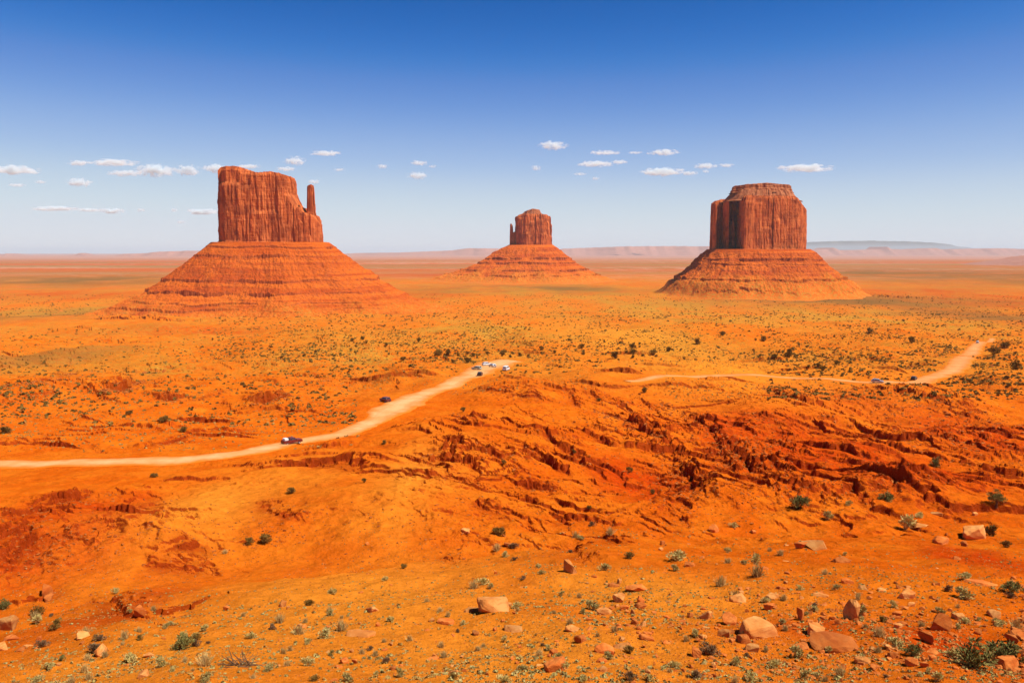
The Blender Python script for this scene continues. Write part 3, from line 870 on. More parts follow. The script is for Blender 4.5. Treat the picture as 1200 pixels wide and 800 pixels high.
tal = talus_mesh(PX(318, Y1), Y1, 66 * u1, 66, 245 * u1, 330, 320, 250 * u1, PZ(284, Y1), PZ(371, Y1),
                 [(0, 0), (.10, .165), (.20, .32), (.36, .57), (.43, .67), (.52, .76), (.68, .88), (.84, .95), (1, 1)],
                 [(PZ(290, Y1), 5, 4, 1, 0, 0), (PZ(300, Y1), 9, 5, 2, 4.5, 1.3), (PZ(327, Y1), 7, 5, 3, 0, 0), (PZ(340, Y1), 12, 5, 4, 4.2, 1.3), (PZ(350, Y1), 4, 4, 5, 4.0, 1.6), (PZ(356, Y1), 4, 3, 6, 4, 1.5), (PZ(362, Y1), 4, 3, 7, 4, 1.5)],
                 1100, 270, 111, 3.2)
build_butte("butte", "tall mitten shaped butte with a thin thumb spire on its right shoulder", Y1, 318,
            [("cliff", [main, shoulder], M_CLIFF), ("spire", [thumb], M_CLIFF), ("cap_rock", [thumb_cap], M_CAPR)], tal)

# -- the small far mitten, thumb on the left
Y2 = 3300; u2 = Y2 / 1000.0
m2 = tower_mesh(PX(625, Y2), Y2, 20.5 * u2, 70, 4.0, PZ(296, Y2), interp_top(Y2, [(600, 256), (606, 253), (612, 251), (640, 252), (644, 254)]), 460, 110, 201, 3.6, (9, 26), 0.07, 0.05, [(0.12, 4, 0.03)])
m2t = tower_mesh(PX(599.5, Y2), Y2 - 4, 2.3 * u2, 12, 3.0, PZ(296, Y2), interp_top(Y2, [(596, 263), (599, 262), (602, 266)]), 120, 60, 203, 0.9, (4, 8), 0.35, 0.06)
m2s = tower_mesh(PX(603, Y2), Y2 + 4, 5 * u2, 20, 3.0, PZ(297, Y2), interp_top(Y2, [(597, 276), (601, 273), (604, 271), (609, 274)]), 160, 50, 205, 1.2, (5, 9), 0.1, 0.06)
m2c = tower_mesh(PX(624, Y2), Y2, 12 * u2, 38, 2.6, PZ(254, Y2), interp_top(Y2, [(611, 250), (616, 247.5), (624, 245), (632, 246), (636, 250)]), 220, 30, 207, 2.2, (7, 16), 0.18, 0.08)
tal2 = talus_mesh(PX(622, Y2), Y2, 26 * u2, 76, 124 * u2, 400, 400, 98 * u2, PZ(287, Y2), PZ(327, Y2),
                  [(0, 0), (.10, .14), (.30, .46), (.50, .70), (.70, .86), (1, 1)],
                  [(PZ(303, Y2), 9, 6, 1, 0, 0), (PZ(308, Y2), 9, 6, 2, 0, 0), (PZ(316, Y2), 8, 6, 3, 0, 0), (PZ(321, Y2), 6, 6, 4, 0, 0)], 800, 170, 211, 4.0)
build_butte("butte", "small far butte with a needle standing off its left side", Y2, 622,
            [("cliff", [m2, m2s], M_CLIFF), ("spire", [m2t], M_CLIFF), ("cap_rock", [m2c], M_CAPR)], tal2)

# -- the squat round butte on the right
Y3 = 2300; u3 = Y3 / 1000.0
t3 = interp_top(Y3, [(830, 238), (838, 236), (845, 233), (852, 231), (925, 231), (936, 236), (943, 244)])
def PY_(px, Y): return (PX(px, Y), Y)
cA = PY_(903, 2312)
m3 = tower_mesh(cA[0], cA[1], 1, 1, 2, PZ(304, Y3), t3, 860, 170, 301, 3.0, (9, 40), 0.035, 0.012, [(0.16, 2.5, 0.02)], 0, 0.03,
                [PY_(871, 2228), PY_(905, 2238), PY_(935, 2258), PY_(944, 2300), PY_(940, 2400), PY_(862, 2390), PY_(864, 2330)])
cB = PY_(852, 2408)
m3b = tower_mesh(cB[0], cB[1], 1, 1, 2, PZ(304, Y3), interp_top(Y3, [(832, 240), (840, 237), (848, 233), (860, 231), (900, 230)]), 560, 120, 303, 4.2, (9, 22), 0.05, 0.02, [], 0, 0.03,
                 [PY_(834, 2352), PY_(851, 2366), PY_(870, 2388), PY_(874, 2450), PY_(836, 2450), PY_(832, 2400)])
m3c = tower_mesh(PX(837.5, Y3), Y3 + 20, 2.7 * u3, 26, 3.0, PZ(304, Y3), interp_top(Y3, [(833, 240), (838, 237), (844, 237)]), 220, 100, 305, 1.8, (5, 10), 0.16, 0.06)
m3d = tower_mesh(PX(852, Y3), Y3 + 22, 2.3 * u3, 30, 3.0, PZ(304, Y3), interp_top(Y3, [(846, 238), (852, 234), (860, 233)]), 220, 100, 307, 1.8, (5, 10), 0.22, 0.06)
m3f = tower_mesh(PX(860, Y3), Y3 + 34, 2.6 * u3, 26, 3.0, PZ(304, Y3), interp_top(Y3, [(857, 262), (861, 259), (866, 268)]), 180, 80, 317, 1.5, (5, 10), 0.25, 0.06)
m3e = tower_mesh(PX(894, Y3), Y3 + 28, 43 * u3, 74, 3.0, PZ(236, Y3), interp_top(Y3, [(846, 232), (855, 226), (862, 222.5), (925, 222.5), (932, 226), (941, 234)]), 420, 24, 309, 2.0, (7, 18), 0.20, 0.05)
cap3 = tower_mesh(PX(893, Y3), Y3 + 26, 33 * u3, 54, 3.2, PZ(226, Y3), interp_top(Y3, [(858, 218), (870, 217), (894, 215), (910, 216.5), (928, 217.5)]), 420, 26, 311, 2.6, (6, 14), 0.02, 0.07, [(0.45, 2.5, 0.05)])
tal3 = talus_mesh(PX(889, Y3), Y3 + 10, 57 * u3, 100, 112 * u3, 280, 300, 120 * u3, PZ(292, Y3), PZ(336, Y3),
                  [(0, 0), (.12, .17), (.35, .50), (.60, .75), (.80, .90), (1, 1)],
                  [(PZ(304, Y3), 11, 5, 1, 4.7, 1.0), (PZ(309, Y3), 5, 4, 2, 0, 0), (PZ(326, Y3), 10, 5, 3, 0, 0), (PZ(333, Y3), 6, 5, 4, 0, 0)], 1000, 220, 313, 4.0)
build_butte("butte", "squat round butte with deep shaded clefts on its left face", Y3, 889,
            [("cliff", [m3, m3b, m3c, m3d, m3f], M_CLIFF), ("cap_rock", [m3e, cap3], M_CAPR)], tal3)

# ------------------------------------------------------------------ far mesas along the skyline
def ridge_mesh(Y, pts, thick, seed, py_base, cliff=0.45):
    """a long flat-topped ridge; pts = crest (px, py)"""
    nx = 260; nd = 26
    pxs = np.linspace(pts[0][0], pts[-1][0], nx)
    cr = np.interp(pxs, [p[0] for p in pts], [p[1] for p in pts])
    X = np.array([PX(p, Y) for p in pxs]); Z = np.array([PZ(q, Y) for q in cr]); zb = PZ(py_base, Y)
    Z = Z + (Z - zb) * 0.04 * noise2(X / (Y * 0.006), 0 * X, seed)
    s = np.linspace(-1, 1, nd)
    V = []
    for q in s:
        prof = (1 - cliff) * np.clip((1 - abs(q)) / 0.45, 0, 1) + cliff * smoothstep(0.42, 0.55, 1 - abs(q) + 0 * X)
        wob = thick * 0.25 * fbm(X / (thick * 0.8), np.full(nx, 1.0 * np.sign(q)), 3, seed + 2)
        V.append(np.column_stack([X, Y + q * thick + wob, zb + (Z - zb) * prof]))
    V = np.stack(V, 1).reshape(-1, 3)
    i = np.arange(nx - 1)[:, None]; j = np.arange(nd - 1)[None, :]
    F = np.stack([i * nd + j, (i + 1) * nd + j, (i + 1) * nd + j + 1, i * nd + j + 1], -1).reshape(-1, 4)
    return V, F
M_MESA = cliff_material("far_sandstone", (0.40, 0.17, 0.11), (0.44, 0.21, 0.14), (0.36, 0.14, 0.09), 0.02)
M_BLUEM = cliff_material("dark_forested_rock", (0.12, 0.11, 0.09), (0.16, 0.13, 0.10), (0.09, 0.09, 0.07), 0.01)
for Y, pts, thick, sd, pb, lab, mt in [
    (75000, [(925, 291), (945, 284.5), (960, 283), (1010, 282.5), (1060, 283.5), (1085, 286), (1115, 290)], 5000, 1, 293, "long blue mesa on the skyline behind the squat butte", M_BLUEM),
    (30000, [(925, 298), (940, 294), (963, 292), (968, 290), (975, 293), (1000, 293), (1024, 292.5), (1030, 289), (1036, 292), (1060, 292.5), (1085, 291), (1092, 292.5), (1120, 292), (1160, 291), (1190, 292), (1260, 291), (1330, 298)], 1500, 2, 300, "pink broken mesa along the skyline right of the squat butte", M_MESA),
    (30000, [(640, 297), (660, 291.5), (700, 290), (730, 289), (790, 288.5), (835, 289), (870, 296)], 1500, 3, 300, "low pink mesa between the small butte and the squat butte", M_MESA),
    (30000, [(390, 299), (420, 296.5), (470, 296), (530, 293.5), (550, 291), (600, 291.5), (630, 297)], 1500, 4, 300, "low pink mesa behind the small butte's left side", M_MESA),
    (24000, [(130, 301), (155, 297.5), (180, 296.5), (195, 295), (225, 294), (270, 295), (320, 296), (360, 300)], 900, 5, 302, "pale grey mesa behind the tall mitten butte", M_MESA),
    (26000, [(80, 301), (92, 298), (98, 296.5), (106, 298.5), (120, 301)], 500, 6, 302, "small pale knoll on the skyline left of the tall mitten butte", M_MESA),
    (26000, [(-60, 300), (-20, 298.5), (10, 298), (14, 297), (22, 298), (34, 300)], 500, 7, 302, "faint low mesa at the far left end of the skyline", M_MESA),
    (7000, [(1140, 311), (1165, 307), (1180, 305), (1200, 302), (1240, 298), (1300, 308)], 500, 8, 313, "low red hill on the plain at the right edge", M_MESA)]:
    V, F = ridge_mesh(Y, pts, thick, sd, pb, 0.25 if Y == 7000 else 0.3)
    off = np.array([V[:, 0].mean(), Y, V[:, 2].min()])
    o = link("mesa", np_mesh("mesa", V - off, F[:, ::-1]), mt)
    o.location = off
    tag(o, lab, "mesa")

# ------------------------------------------------------------------ air
def haze():
    lim, zb, zt = 96000.0, -260.0, 480.0
    me = bpy.data.meshes.new("haze")
    bm = bmesh.new()
    bmesh.ops.create_cube(bm, size=1.0)
    for v in bm.verts:
        v.co.x *= 2 * lim; v.co.y *= 2 * lim; v.co.z = zt if v.co.z > 0 else zb
    bm.to_mesh(me); bm.free()
    m = bpy.data.materials.new("thin_air"); m.use_nodes = True
    n, l = m.node_tree.nodes, m.node_tree.links
    n.clear()
    o = n.new("ShaderNodeOutputMaterial"); v = n.new("ShaderNodeVolumePrincipled")
    v.inputs['Color'].default_value = (0.70, 0.89, 1.0, 1)
    v.inputs['Density'].default_value = 1.7e-5
    v.inputs['Anisotropy'].default_value = 0.0
    l.new(v.outputs[0], o.inputs['Volume'])
    ob = link("haze", me, m)
    tag(ob, "thin pale blue haze over the valley", "haze", None, "stuff")
haze()
# ------------------------------------------------------------------ vehicles
P_DRED, P_BLACK, P_WHITE, P_SILVER, P_GREEN = [plain(*a) for a in [("dark_red_paint", (0.16, 0.016, 0.014), 0.35), ("black_paint", (0.025, 0.022, 0.025), 0.35),
    ("white_paint", (0.78, 0.78, 0.76), 0.35), ("silver_paint", (0.50, 0.52, 0.55), 0.3, 0.5, 0.4), ("sage_paint", (0.42, 0.46, 0.36), 0.35)]]
M_GLASS = plain("car_glass", (0.02, 0.024, 0.03), 0.08, 0.8)
M_TYRE = plain("tyre_rubber", (0.02, 0.02, 0.02), 0.9, 0.1)
M_RIM = plain("wheel_metal", (0.45, 0.45, 0.46), 0.35, 0.5, 0.6)
M_LAMP = plain("lamp_glass", (0.75, 0.75, 0.72), 0.15, 0.6)
M_TAIL = plain("tail_lamp_glass", (0.30, 0.01, 0.01), 0.2, 0.6)
M_TRIM = plain("dark_trim", (0.03, 0.03, 0.03), 0.7, 0.2)

def extrude_profile(pts, w, bevel=0.05, inset_top=0.0, zref=0.0, name="body"):
    """side outline (x, z) pushed out to +-w/2; above zref the sides lean in"""
    bm = bmesh.new()
    zt = max(p[1] for p in pts)
    def yy(z): return w / 2 - inset_top * max(0, z - zref) / max(zt - zref, 1e-6)
    A = [bm.verts.new((x, -yy(z), z)) for x, z in pts]
    B = [bm.verts.new((x, yy(z), z)) for x, z in pts]
    n = len(pts)
    bm.faces.new(A[::-1]); bm.faces.new(B)
    for i in range(n): bm.faces.new((A[i], A[(i + 1) % n], B[(i + 1) % n], B[i]))
    bmesh.ops.recalc_face_normals(bm, faces=bm.faces[:])
    if bevel: bmesh.ops.bevel(bm, geom=bm.edges[:], offset=bevel, segments=2, affect='EDGES', clamp_overlap=True)
    me = bpy.data.meshes.new(name); bm.to_mesh(me); bm.free()
    return me
def quad_panel(corners, th, name):
    """a thin pane: four corners, pushed out along its normal"""
    c = [Vector(p) for p in corners]
    nn = (c[1] - c[0]).cross(c[3] - c[0]).normalized() * th
    bm = bmesh.new()
    a = [bm.verts.new(p) for p in c]; b = [bm.verts.new(p + nn) for p in c]
    bm.faces.new(a[::-1]); bm.faces.new(b)
    for i in range(4): bm.faces.new((a[i], a[(i + 1) % 4], b[(i + 1) % 4], b[i]))
    bmesh.ops.recalc_face_normals(bm, faces=bm.faces[:])
    me = bpy.data.meshes.new(name); bm.to_mesh(me); bm.free()
    return me
def box_me(name, x0, x1, y0, y1, z0, z1, bev=0.02):
    return extrude_profile([(x0, z0), (x1, z0), (x1, z1), (x0, z1)], y1 - y0, bev, name=name), (y0 + y1) / 2
def lathe_y(name, prof, seg=28):
    """turned about the y axis: prof = (radius, y)"""
    V = []; n = len(prof)
    for k in range(seg):
        a = 2 * math.pi * k / seg
        V += [(r * math.cos(a), y, r * math.sin(a)) for r, y in prof]
    F = [((k * n + i), (k * n + i + 1), (((k + 1) % seg) * n + i + 1), (((k + 1) % seg) * n + i)) for k in range(seg) for i in range(n - 1)]
    me = np_mesh(name, V, np.array(F), True)
    return me
def wheel(parent, x, y, r):
    s = 1 if y > 0 else -1
    t = link("wheel", lathe_y("wheel", [(r * .62, -.11), (r * .93, -.11), (r, -.07), (r, .07), (r * .93, .11), (r * .62, .11)]), M_TYRE, parent)
    t.location = (x, y, r)
    rim = link("rim", lathe_y("rim", [(0.001, .075 * s), (r * .18, .09 * s), (r * .25, .06 * s), (r * .52, .05 * s), (r * .63, .105 * s)]), M_RIM, t)

def car(kind, paint, loc, rz, label, cat):
    root = empty({"pickup": "pickup_truck", "suv": "car", "van": "van"}[kind], loc, rz)
    tag(root, label, cat, "vehicles along the dirt road")
    if kind == "pickup": L, Wd, wb, r = 5.5, 1.95, 1.75, 0.40
    elif kind == "van": L, Wd, wb, r = 5.2, 2.0, 1.6, 0.36
    else: L, Wd, wb, r = 4.7, 1.9, 1.4, 0.37
    h = L / 2
    if kind == "pickup":
        body = [(-h, .55), (-h + .05, .45), (h - .1, .42), (h, .6), (h, .98), (h - .15, 1.10), (1.15, 1.18), (-h, 1.16)]
        cab = [(1.25, 1.12), (0.55, 1.80), (-.75, 1.84), (-.95, 1.12)]
    elif kind == "van":
        body = [(-h, .45), (h - .1, .42), (h, .6), (h, 1.0), (h - .25, 1.2), (-h, 1.25)]
        cab = [(h - .45, 1.2), (1.35, 2.0), (1.0, 2.15), (-h + .08, 2.15), (-h + .0, 1.2)]
    else:
        body = [(-h, .55), (-h + .1, .42), (h - .1, .42), (h, .6), (h - .03, .92), (h - .25, 1.02), (1.05, 1.12), (-h + .02, 1.14)]
        cab = [(1.15, 1.08), (0.45, 1.70), (-1.7, 1.74), (-h + .12, 1.08)]
    link("body", extrude_profile(body, Wd, .06), paint, root)
    link("cabin", extrude_profile(cab, Wd - .08, .05, 0.18, 1.15, "cabin"), paint, root)
    zt = cab[1][1]
    # panes stand a little proud of the cabin
    def side(x0, x1, zlo, zhi, s, x0t=None, x1t=None):
        ztop = max(p[1] for p in cab)
        def y(z): return s * ((Wd - .08) / 2 - 0.18 * max(0, z - 1.15) / (ztop - 1.15) + 0.004)
        c = [(x0, y(zlo), zlo), (x1, y(zlo), zlo), (x1t if x1t is not None else x1, y(zhi), zhi), (x0t if x0t is not None else x0, y(zhi), zhi)]
        if s > 0: c = c[::-1]
        link("side_window", quad_panel(c, .012, "side_window"), M_GLASS, root)
    def front(pa, pb, w0, w1, nm, t0=.12, t1=.86):
        a = Vector((pa[0], 0, pa[1])); b = Vector((pb[0], 0, pb[1])); nn = Vector((b.z - a.z, 0, -(b.x - a.x))).normalized()
        if (nn.x > 0) != (nm == "windscreen"): nn = -nn
        p = a.lerp(b, t0) + nn * .004; q = a.lerp(b, t1) + nn * .004
        c = [(p.x, -w0, p.z), (p.x, w0, p.z), (q.x, w1, q.z), (q.x, -w1, q.z)]
        if nm != "windscreen": c = c[::-1]
        link(nm, quad_panel(c, .012, nm), M_GLASS, root)
    if kind == "pickup":
        for s in (-1, 1):
            side(.20, .95, 1.26, 1.70, s, .20, .58); side(-.75, .12, 1.26, 1.72, s, -.66, .12)
        front(cab[0], cab[1], .80, .70, "windscreen"); front(cab[3], cab[2], .74, .66, "rear_window", .25, .85)
        me, y = box_me("cargo_bed", -h + .10, -1.05, -.82, .82, 1.10, 1.175, .01)
        link("cargo_bed", me, M_TRIM, root)
        for s in (-1, 1):
            me, y = box_me("bed_rail", -h + .04, -1.0, 0, .10, 1.13, 1.28, .02)
            o = link("bed_rail", me, paint, root); o.location.y = s * .90
        me, y = box_me("cargo", -2.35, -1.25, -.72, .72, 1.18, 1.82, .08); link("cargo", me, P_WHITE, root)
        me, y = box_me("tailgate", -h + .0, -h + .09, -.85, .85, 1.12, 1.27, .02); link("tailgate", me, paint, root)
    elif kind == "van":
        for s in (-1, 1):
            side(1.10, 1.95, 1.30, 1.85, s, 1.10, 1.50); side(-.3, .95, 1.32, 1.88, s); side(-2.3, -.45, 1.32, 1.88, s)
        front(cab[0], cab[1], .84, .74, "windscreen"); front(cab[4], cab[3], .76, .70, "rear_window", .2, .75)
    else:
        for s in (-1, 1):
            side(.12, .92, 1.2, 1.60, s, .12, .50); side(-.95, .04, 1.2, 1.62, s); side(-1.95, -1.05, 1.2, 1.60, s, -1.62, -1.05)
        front(cab[0], cab[1], .80, .68, "windscreen"); front(cab[3], cab[2], .76, .66, "rear_window")
    for x in (-wb, wb * .98):
        for s in (-1, 1): wheel(root, x, s * (Wd / 2 - .10), r)
    for s in (-1, 1):
        me, y = box_me("headlight", h - .05, h + .015, -.17, .17, .78, .93, .02); o = link("headlight", me, M_LAMP, root); o.location.y = s * .68
        me, y = box_me("tail_light", -h - .015, -h + .04, -.09, .09, .82, 1.04, .02); o = link("tail_light", me, M_TAIL, root); o.location.y = s * .80
        me, y = box_me("wing_mirror", 0, .16, -.09, .09, 1.20, 1.36, .03); o = link("wing_mirror", me, M_TRIM, root); o.location = (.85 if kind != "van" else 1.75, s * (Wd / 2 + .05), 0)
    me, y = box_me("bumper", h - .06, h + .07, -Wd / 2 + .08, Wd / 2 - .08, .46, .62, .03); link("bumper", me, M_TRIM, root)
    me, y = box_me("bumper", -h - .07, -h + .06, -Wd / 2 + .08, Wd / 2 - .08, .46, .62, .03); link("bumper", me, M_TRIM, root)
    return root

def road_frame(px, py):
    p = spot(px, py)
    best = None
    for C, w, z in ROADS:
        d = np.hypot(C[:, 0] - p[0], C[:, 1] - p[1]); j = int(np.argmin(d))
        if best is None or d[j] < best[0]:
            t = C[min(j + 2, len(C) - 1)] - C[max(j - 2, 0)]
            best = (d[j], math.atan2(t[1], t[0]), d[j] < w[j] / 2)
    g = float(HG(np.array([p[0]]), np.array([p[1]]))[0])
    return (float(p[0]), float(p[1]), g + (0.155 if best[2] else 0.0)), best[1]
for px, py, kind, paint, turn, lab, cat in [
    (342, 520.5, "pickup", P_DRED, -0.62, "dark red pickup truck with a white load on the pale road left of the bend", "pickup truck"),
    (562.5, 440.5, "suv", P_BLACK, 0.1, "black car at the near edge of the parking place", "car"),
    (558.5, 433.5, "suv", P_GREEN, 1.2, "small grey green car parked nose out at the left of the parking place", "car"),
    (570.5, 428.5, "suv", P_WHITE, -0.9, "white car with dark windows parked at the back of the parking place", "car"),
    (577.0, 430.5, "suv", P_SILVER, 0.7, "silver car parked beside the white car", "car"),
    (593.0, 434.0, "van", P_WHITE, -0.15, "white van parked alone at the right end of the parking place", "van"),
    (451.5, 470.5, "suv", P_DRED, 0.9, "dark red car pulled off at the wide bend of the road", "car"),
    (1028, 449.0, "suv", P_SILVER, 0.0, "silver car with dark windows on the narrow part of the right hand road", "car"),
    (1071, 445.5, "suv", P_BLACK, 0.1, "black car on the curve below the squat butte", "car"),
    (1145.5, 402.5, "van", P_WHITE, 0.0, "white van cresting the far end of the curving road", "van")]:
    loc, rz = road_frame(px, py)
    car(kind, paint, loc, rz + turn, lab, cat)

# ------------------------------------------------------------------ rocks
def rock_mesh(seed, flat=0.6, n=16, chip=0.05, sub=2):
    r_ = random.Random(seed)
    bm = bmesh.new()
    for _ in range(n):
        v = Vector((r_.uniform(-1, 1), r_.uniform(-1, 1), r_.uniform(-1, 1)))
        m = max(abs(v.x), abs(v.y), abs(v.z)); v2 = v.normalized()
        v = v / m * 0.55 + v2 * 0.45
        bm.verts.new((v.x * 0.5, v.y * 0.36, (v.z * 0.5 + 0.35) * flat))
    res = bmesh.ops.convex_hull(bm, input=bm.verts[:])
    bmesh.ops.delete(bm, geom=list({e for e in res.get("geom_interior", []) + res.get("geom_unused", []) if isinstance(e, bmesh.types.BMVert)}), context='VERTS')
    bmesh.ops.dissolve_limit(bm, angle_limit=R(12), verts=bm.verts[:], edges=bm.edges[:])
    bmesh.ops.bevel(bm, geom=bm.edges[:], offset=chip, segments=1, affect='EDGES', clamp_overlap=True)
    bmesh.ops.triangulate(bm, faces=bm.faces[:])
    for _ in range(sub):
        bmesh.ops.subdivide_edges(bm, edges=[e for e in bm.edges if e.calc_length() > 0.09], cuts=1, use_grid_fill=True)
        bmesh.ops.triangulate(bm, faces=bm.faces[:])
    co = np.array([v.co[:] for v in bm.verts])
    q = 0.026 * fbm(co[:, 0] * 5 + co[:, 2] * 4, co[:, 1] * 6 - co[:, 2] * 5, 3, seed)
    for v, k in zip(bm.verts, q): v.co += v.co.normalized() * float(k)
    bmesh.ops.recalc_face_normals(bm, faces=bm.faces[:])
    me = bpy.data.meshes.new("boulder"); bm.to_mesh(me); bm.free()
    return me
RM = {}
for mat, key in ((M_BOULD, "tan"), (M_BOULR, "rust")):
    for shape, fl in (("slab", 0.34), ("block", 0.75), ("round", 0.62)):
        L_ = []
        for k in range(4):
            me = rock_mesh(k * 7 + {"slab": 1, "block": 100, "round": 200}[shape] + (40 if key == "rust" else 0), fl * (0.85 + 0.1 * k), {"slab": 14, "block": 12, "round": 26}[shape], 0.07 if shape == "round" else 0.03)
            me.materials.append(mat); L_.append(me)
        RM[key, shape] = L_

PLACED = []          # (x, y, radius) of what already stands there
def free(x, y, r):
    return all((x - a) ** 2 + (y - b) ** 2 > (r + c) ** 2 for a, b, c in PLACED)
# things one can find again, for the labels
MARKS = [(575, 710, "the cracked pale slab"), (1140, 623, "the pale wedge shaped boulder"), (885, 735, "the big pale rounded boulder"), (975, 748, "the big orange slab"),
         (1166, 588, "the lone green juniper tree"), (278, 776, "the heap of dead branches"), (583, 622, "the bushy shrub in the hillside hollow"), (668, 664, "the pinkish boulder by the gully"),
         (434, 711, "the squarish tan boulder"), (1160, 772, "the corner's large green bush"), (342, 519, "the dark red pickup truck"), (585, 432, "the parking place"),
         (1130, 428, "the right hand road's curve"), (130, 455, "the dark rock alcove"), (465, 478, "the wide bend of the road"), (800, 440, "the narrow road's start"),
         (60, 640, "the broken red ledges at the left edge"), (860, 545, "the dark broken ledges in the red badland"), (1050, 560, "the shaded crag right of the badland"),
         (625, 322, "the foot of the small far butte"), (890, 338, "the foot of the squat butte"), (310, 372, "the foot of the tall mitten butte"), (735, 375, "the pale hump on the plain"),
         (830, 618, "the tall dark crevice"), (200, 790, "the lower left corner"), (790, 790, "the bottom edge below the pinkish boulder")]
def where(px, py, skip=None):
    best = min((m for m in MARKS if m[2] != skip), key=lambda m: ((px - m[0]) / 1.0) ** 2 + ((py - m[1]) * (2.0 if py > 600 else 3.5)) ** 2)
    dx, dy = px - best[0], py - best[1]
    if "edge" in best[2] or "corner" in best[2] or "foot" in best[2]: return "near " + best[2]
    if abs(dx) > 1.4 * abs(dy): s = ("far " if abs(dx) > 70 else "just " if abs(dx) < 30 else "") + ("right of " if dx > 0 else "left of ")
    else: s = ("well " if abs(dy) > 30 else "just " if abs(dy) < 12 else "") + ("below " if dy > 0 else "above ")
    return s + best[2]
def fit(lbl):
    w = lbl.split()
    return " ".join(w[:16])

def put_rock(px, py, wpx, key, shape, label=None, group="loose rocks on the sand", rz=None, k=None, tall=1.0, tilt=0.12, rnd=random):
    p = spot(px, py)
    if np.isnan(p).any(): return None
    size = wpx * math.hypot(p[0], p[1]) / 1000 * 1.05
    me = RM[key, shape][k if k is not None else rnd.randrange(4)]
    o = bpy.data.objects.new("boulder", me); COL.objects.link(o)
    o.location = (p[0], p[1], p[2] - 0.11 * size)
    o.scale = (size, size * rnd.uniform(.85, 1.2), size * tall * rnd.uniform(.85, 1.15))
    o.rotation_euler = (rnd.uniform(-tilt, tilt), rnd.uniform(-tilt, tilt), rz if rz is not None else rnd.uniform(0, 6.28))
    if label is None:
        szw = "large" if wpx > 22 else "middling" if wpx > 13 else "small"
        label = f"{szw} {'tan' if key == 'tan' else 'rust red'} {'flat rock' if shape == 'slab' else 'angular rock' if shape == 'block' else 'rounded rock'} {where(px, py)}"
    tag(o, fit(label), "rock", group)
    PLACED.append((p[0], p[1], size * 0.5))
    return o
RR = random.Random(5)
put_rock(577, 716, 43, "tan", "block", "cracked pale flat topped slab, largest rock on the bare sand of the middle", rz=0.06, k=2, tall=0.85, tilt=0.04)
put_rock(551, 716, 22, "tan", "slab", "small tilted tan slab leaning against the cracked pale slab", rz=0.5, k=1, tall=1.2)
put_rock(434, 716, 20, "tan", "block", "squarish tan boulder on the sand left of the cracked slab", k=1)
put_rock(522, 730, 20, "rust", "round", "rounded orange boulder just left of and below the cracked slab", k=0)
put_rock(424, 744, 38, "tan", "slab", "wide low tan slab below the squarish tan boulder", rz=0.1, k=0)
put_rock(668, 669, 22, "tan", "block", "pinkish boulder at the foot of the gully in the middle", k=3)
put_rock(600, 738, 26, "tan", "slab", "low wedge of tan rock below the cracked slab", rz=0.2, k=2)
put_rock(1140, 630, 30, "tan", "block", "pale wedge shaped boulder on the dark red slope at the right", rz=0.5, k=0, tall=1.0)
put_rock(1102, 637, 20, "rust", "round", "dark rust boulder left of the pale wedge shaped boulder", k=1)
put_rock(725, 704, 22, "tan", "block", "tan split boulder right of the cracked slab", k=0)
put_rock(885, 742, 46, "tan", "round", "big pale rounded boulder among the rubble at the lower right", rz=0.3, k=1, tall=0.9)
put_rock(937, 726, 14, "rust", "block", "upright orange rock standing like a post in the rubble", k=2, tall=1.45, tilt=0.15)
put_rock(994, 725, 22, "tan", "block", "pale upright leaning rock in the rubble at the right", k=3, tall=1.6, tilt=0.25)
put_rock(866, 704, 24, "tan", "slab", "flat tan rock above the big pale rounded boulder", k=1, tall=1.3)
put_rock(826, 724, 20, "tan", "block", "pale boxy rock left of the big pale rounded boulder", k=1)
put_rock(976, 756, 54, "rust", "round", "big smooth orange slab half buried in the sand at the lower right", rz=-0.15, k=2, tall=0.6)
put_rock(956, 742, 24, "tan", "block", "grey tan broken rock above the big orange slab", k=0)
put_rock(652, 783, 30, "rust", "block", "rust boulder among pale brush at the bottom middle", k=0)
put_rock(1098, 737, 26, "rust", "block", "dark shaded rust block at the right of the rubble", k=3, tall=1.2)
put_rock(1085, 752, 20, "rust", "block", "small dark block below the dark shaded rust block", k=2, tall=1.1)
put_rock(902, 714, 14, "rust", "block", "dark faced rust rock above the upright orange rock", k=1, tall=1.2)
put_rock(855, 730, 22, "rust", "block", "dark cleft rust block between two pale rocks", k=0, tall=1.3)
put_rock(672, 738, 22, "tan", "slab", "thin grey slab right of the low wedge of tan rock", k=3)
put_rock(17, 747, 20, "rust", "slab", "lone flat rust rock at the far left of the sand", k=0)
put_rock(53, 699, 18, "rust", "block", "dark rust rock on the rim at the far left", k=2, tall=1.2)
put_rock(57, 703, 12, "rust", "block", "smaller dark rock touching the rim rock at the far left", k=1)
put_rock(837, 622, 14, "rust", "block", "dark square block beside the tall dark crevice", k=0, tall=1.3)
put_rock(808, 663, 12, "rust", "round")
put_rock(1080, 615, 16, "tan", "slab"); put_rock(1098, 602, 14, "tan", "slab"); put_rock(1150, 685, 34, "rust", "slab", "long flat orange slab at the right of the red hollow", rz=-0.1, k=0)
put_rock(985, 658, 22, "rust", "slab", "rust flat rock alone on the sandy slope right of centre", rz=0.3, k=2)
put_rock(955, 642, 30, "tan", "slab", "splintered grey tan slabs lying on the sandy slope", rz=0.2, k=3, tall=1.2)
put_rock(940, 642, 16, "rust", "block", "small dark rock at the left end of the splintered slabs", k=1)
put_rock(1062, 700, 18, "tan", "block"); put_rock(1010, 690, 16, "tan", "slab"); put_rock(1130, 640, 10, "rust", "block")
put_rock(960, 697, 20, "tan", "slab", "row of pale rock at the top edge of the rubble", k=1)
n_r = 0
pts = []
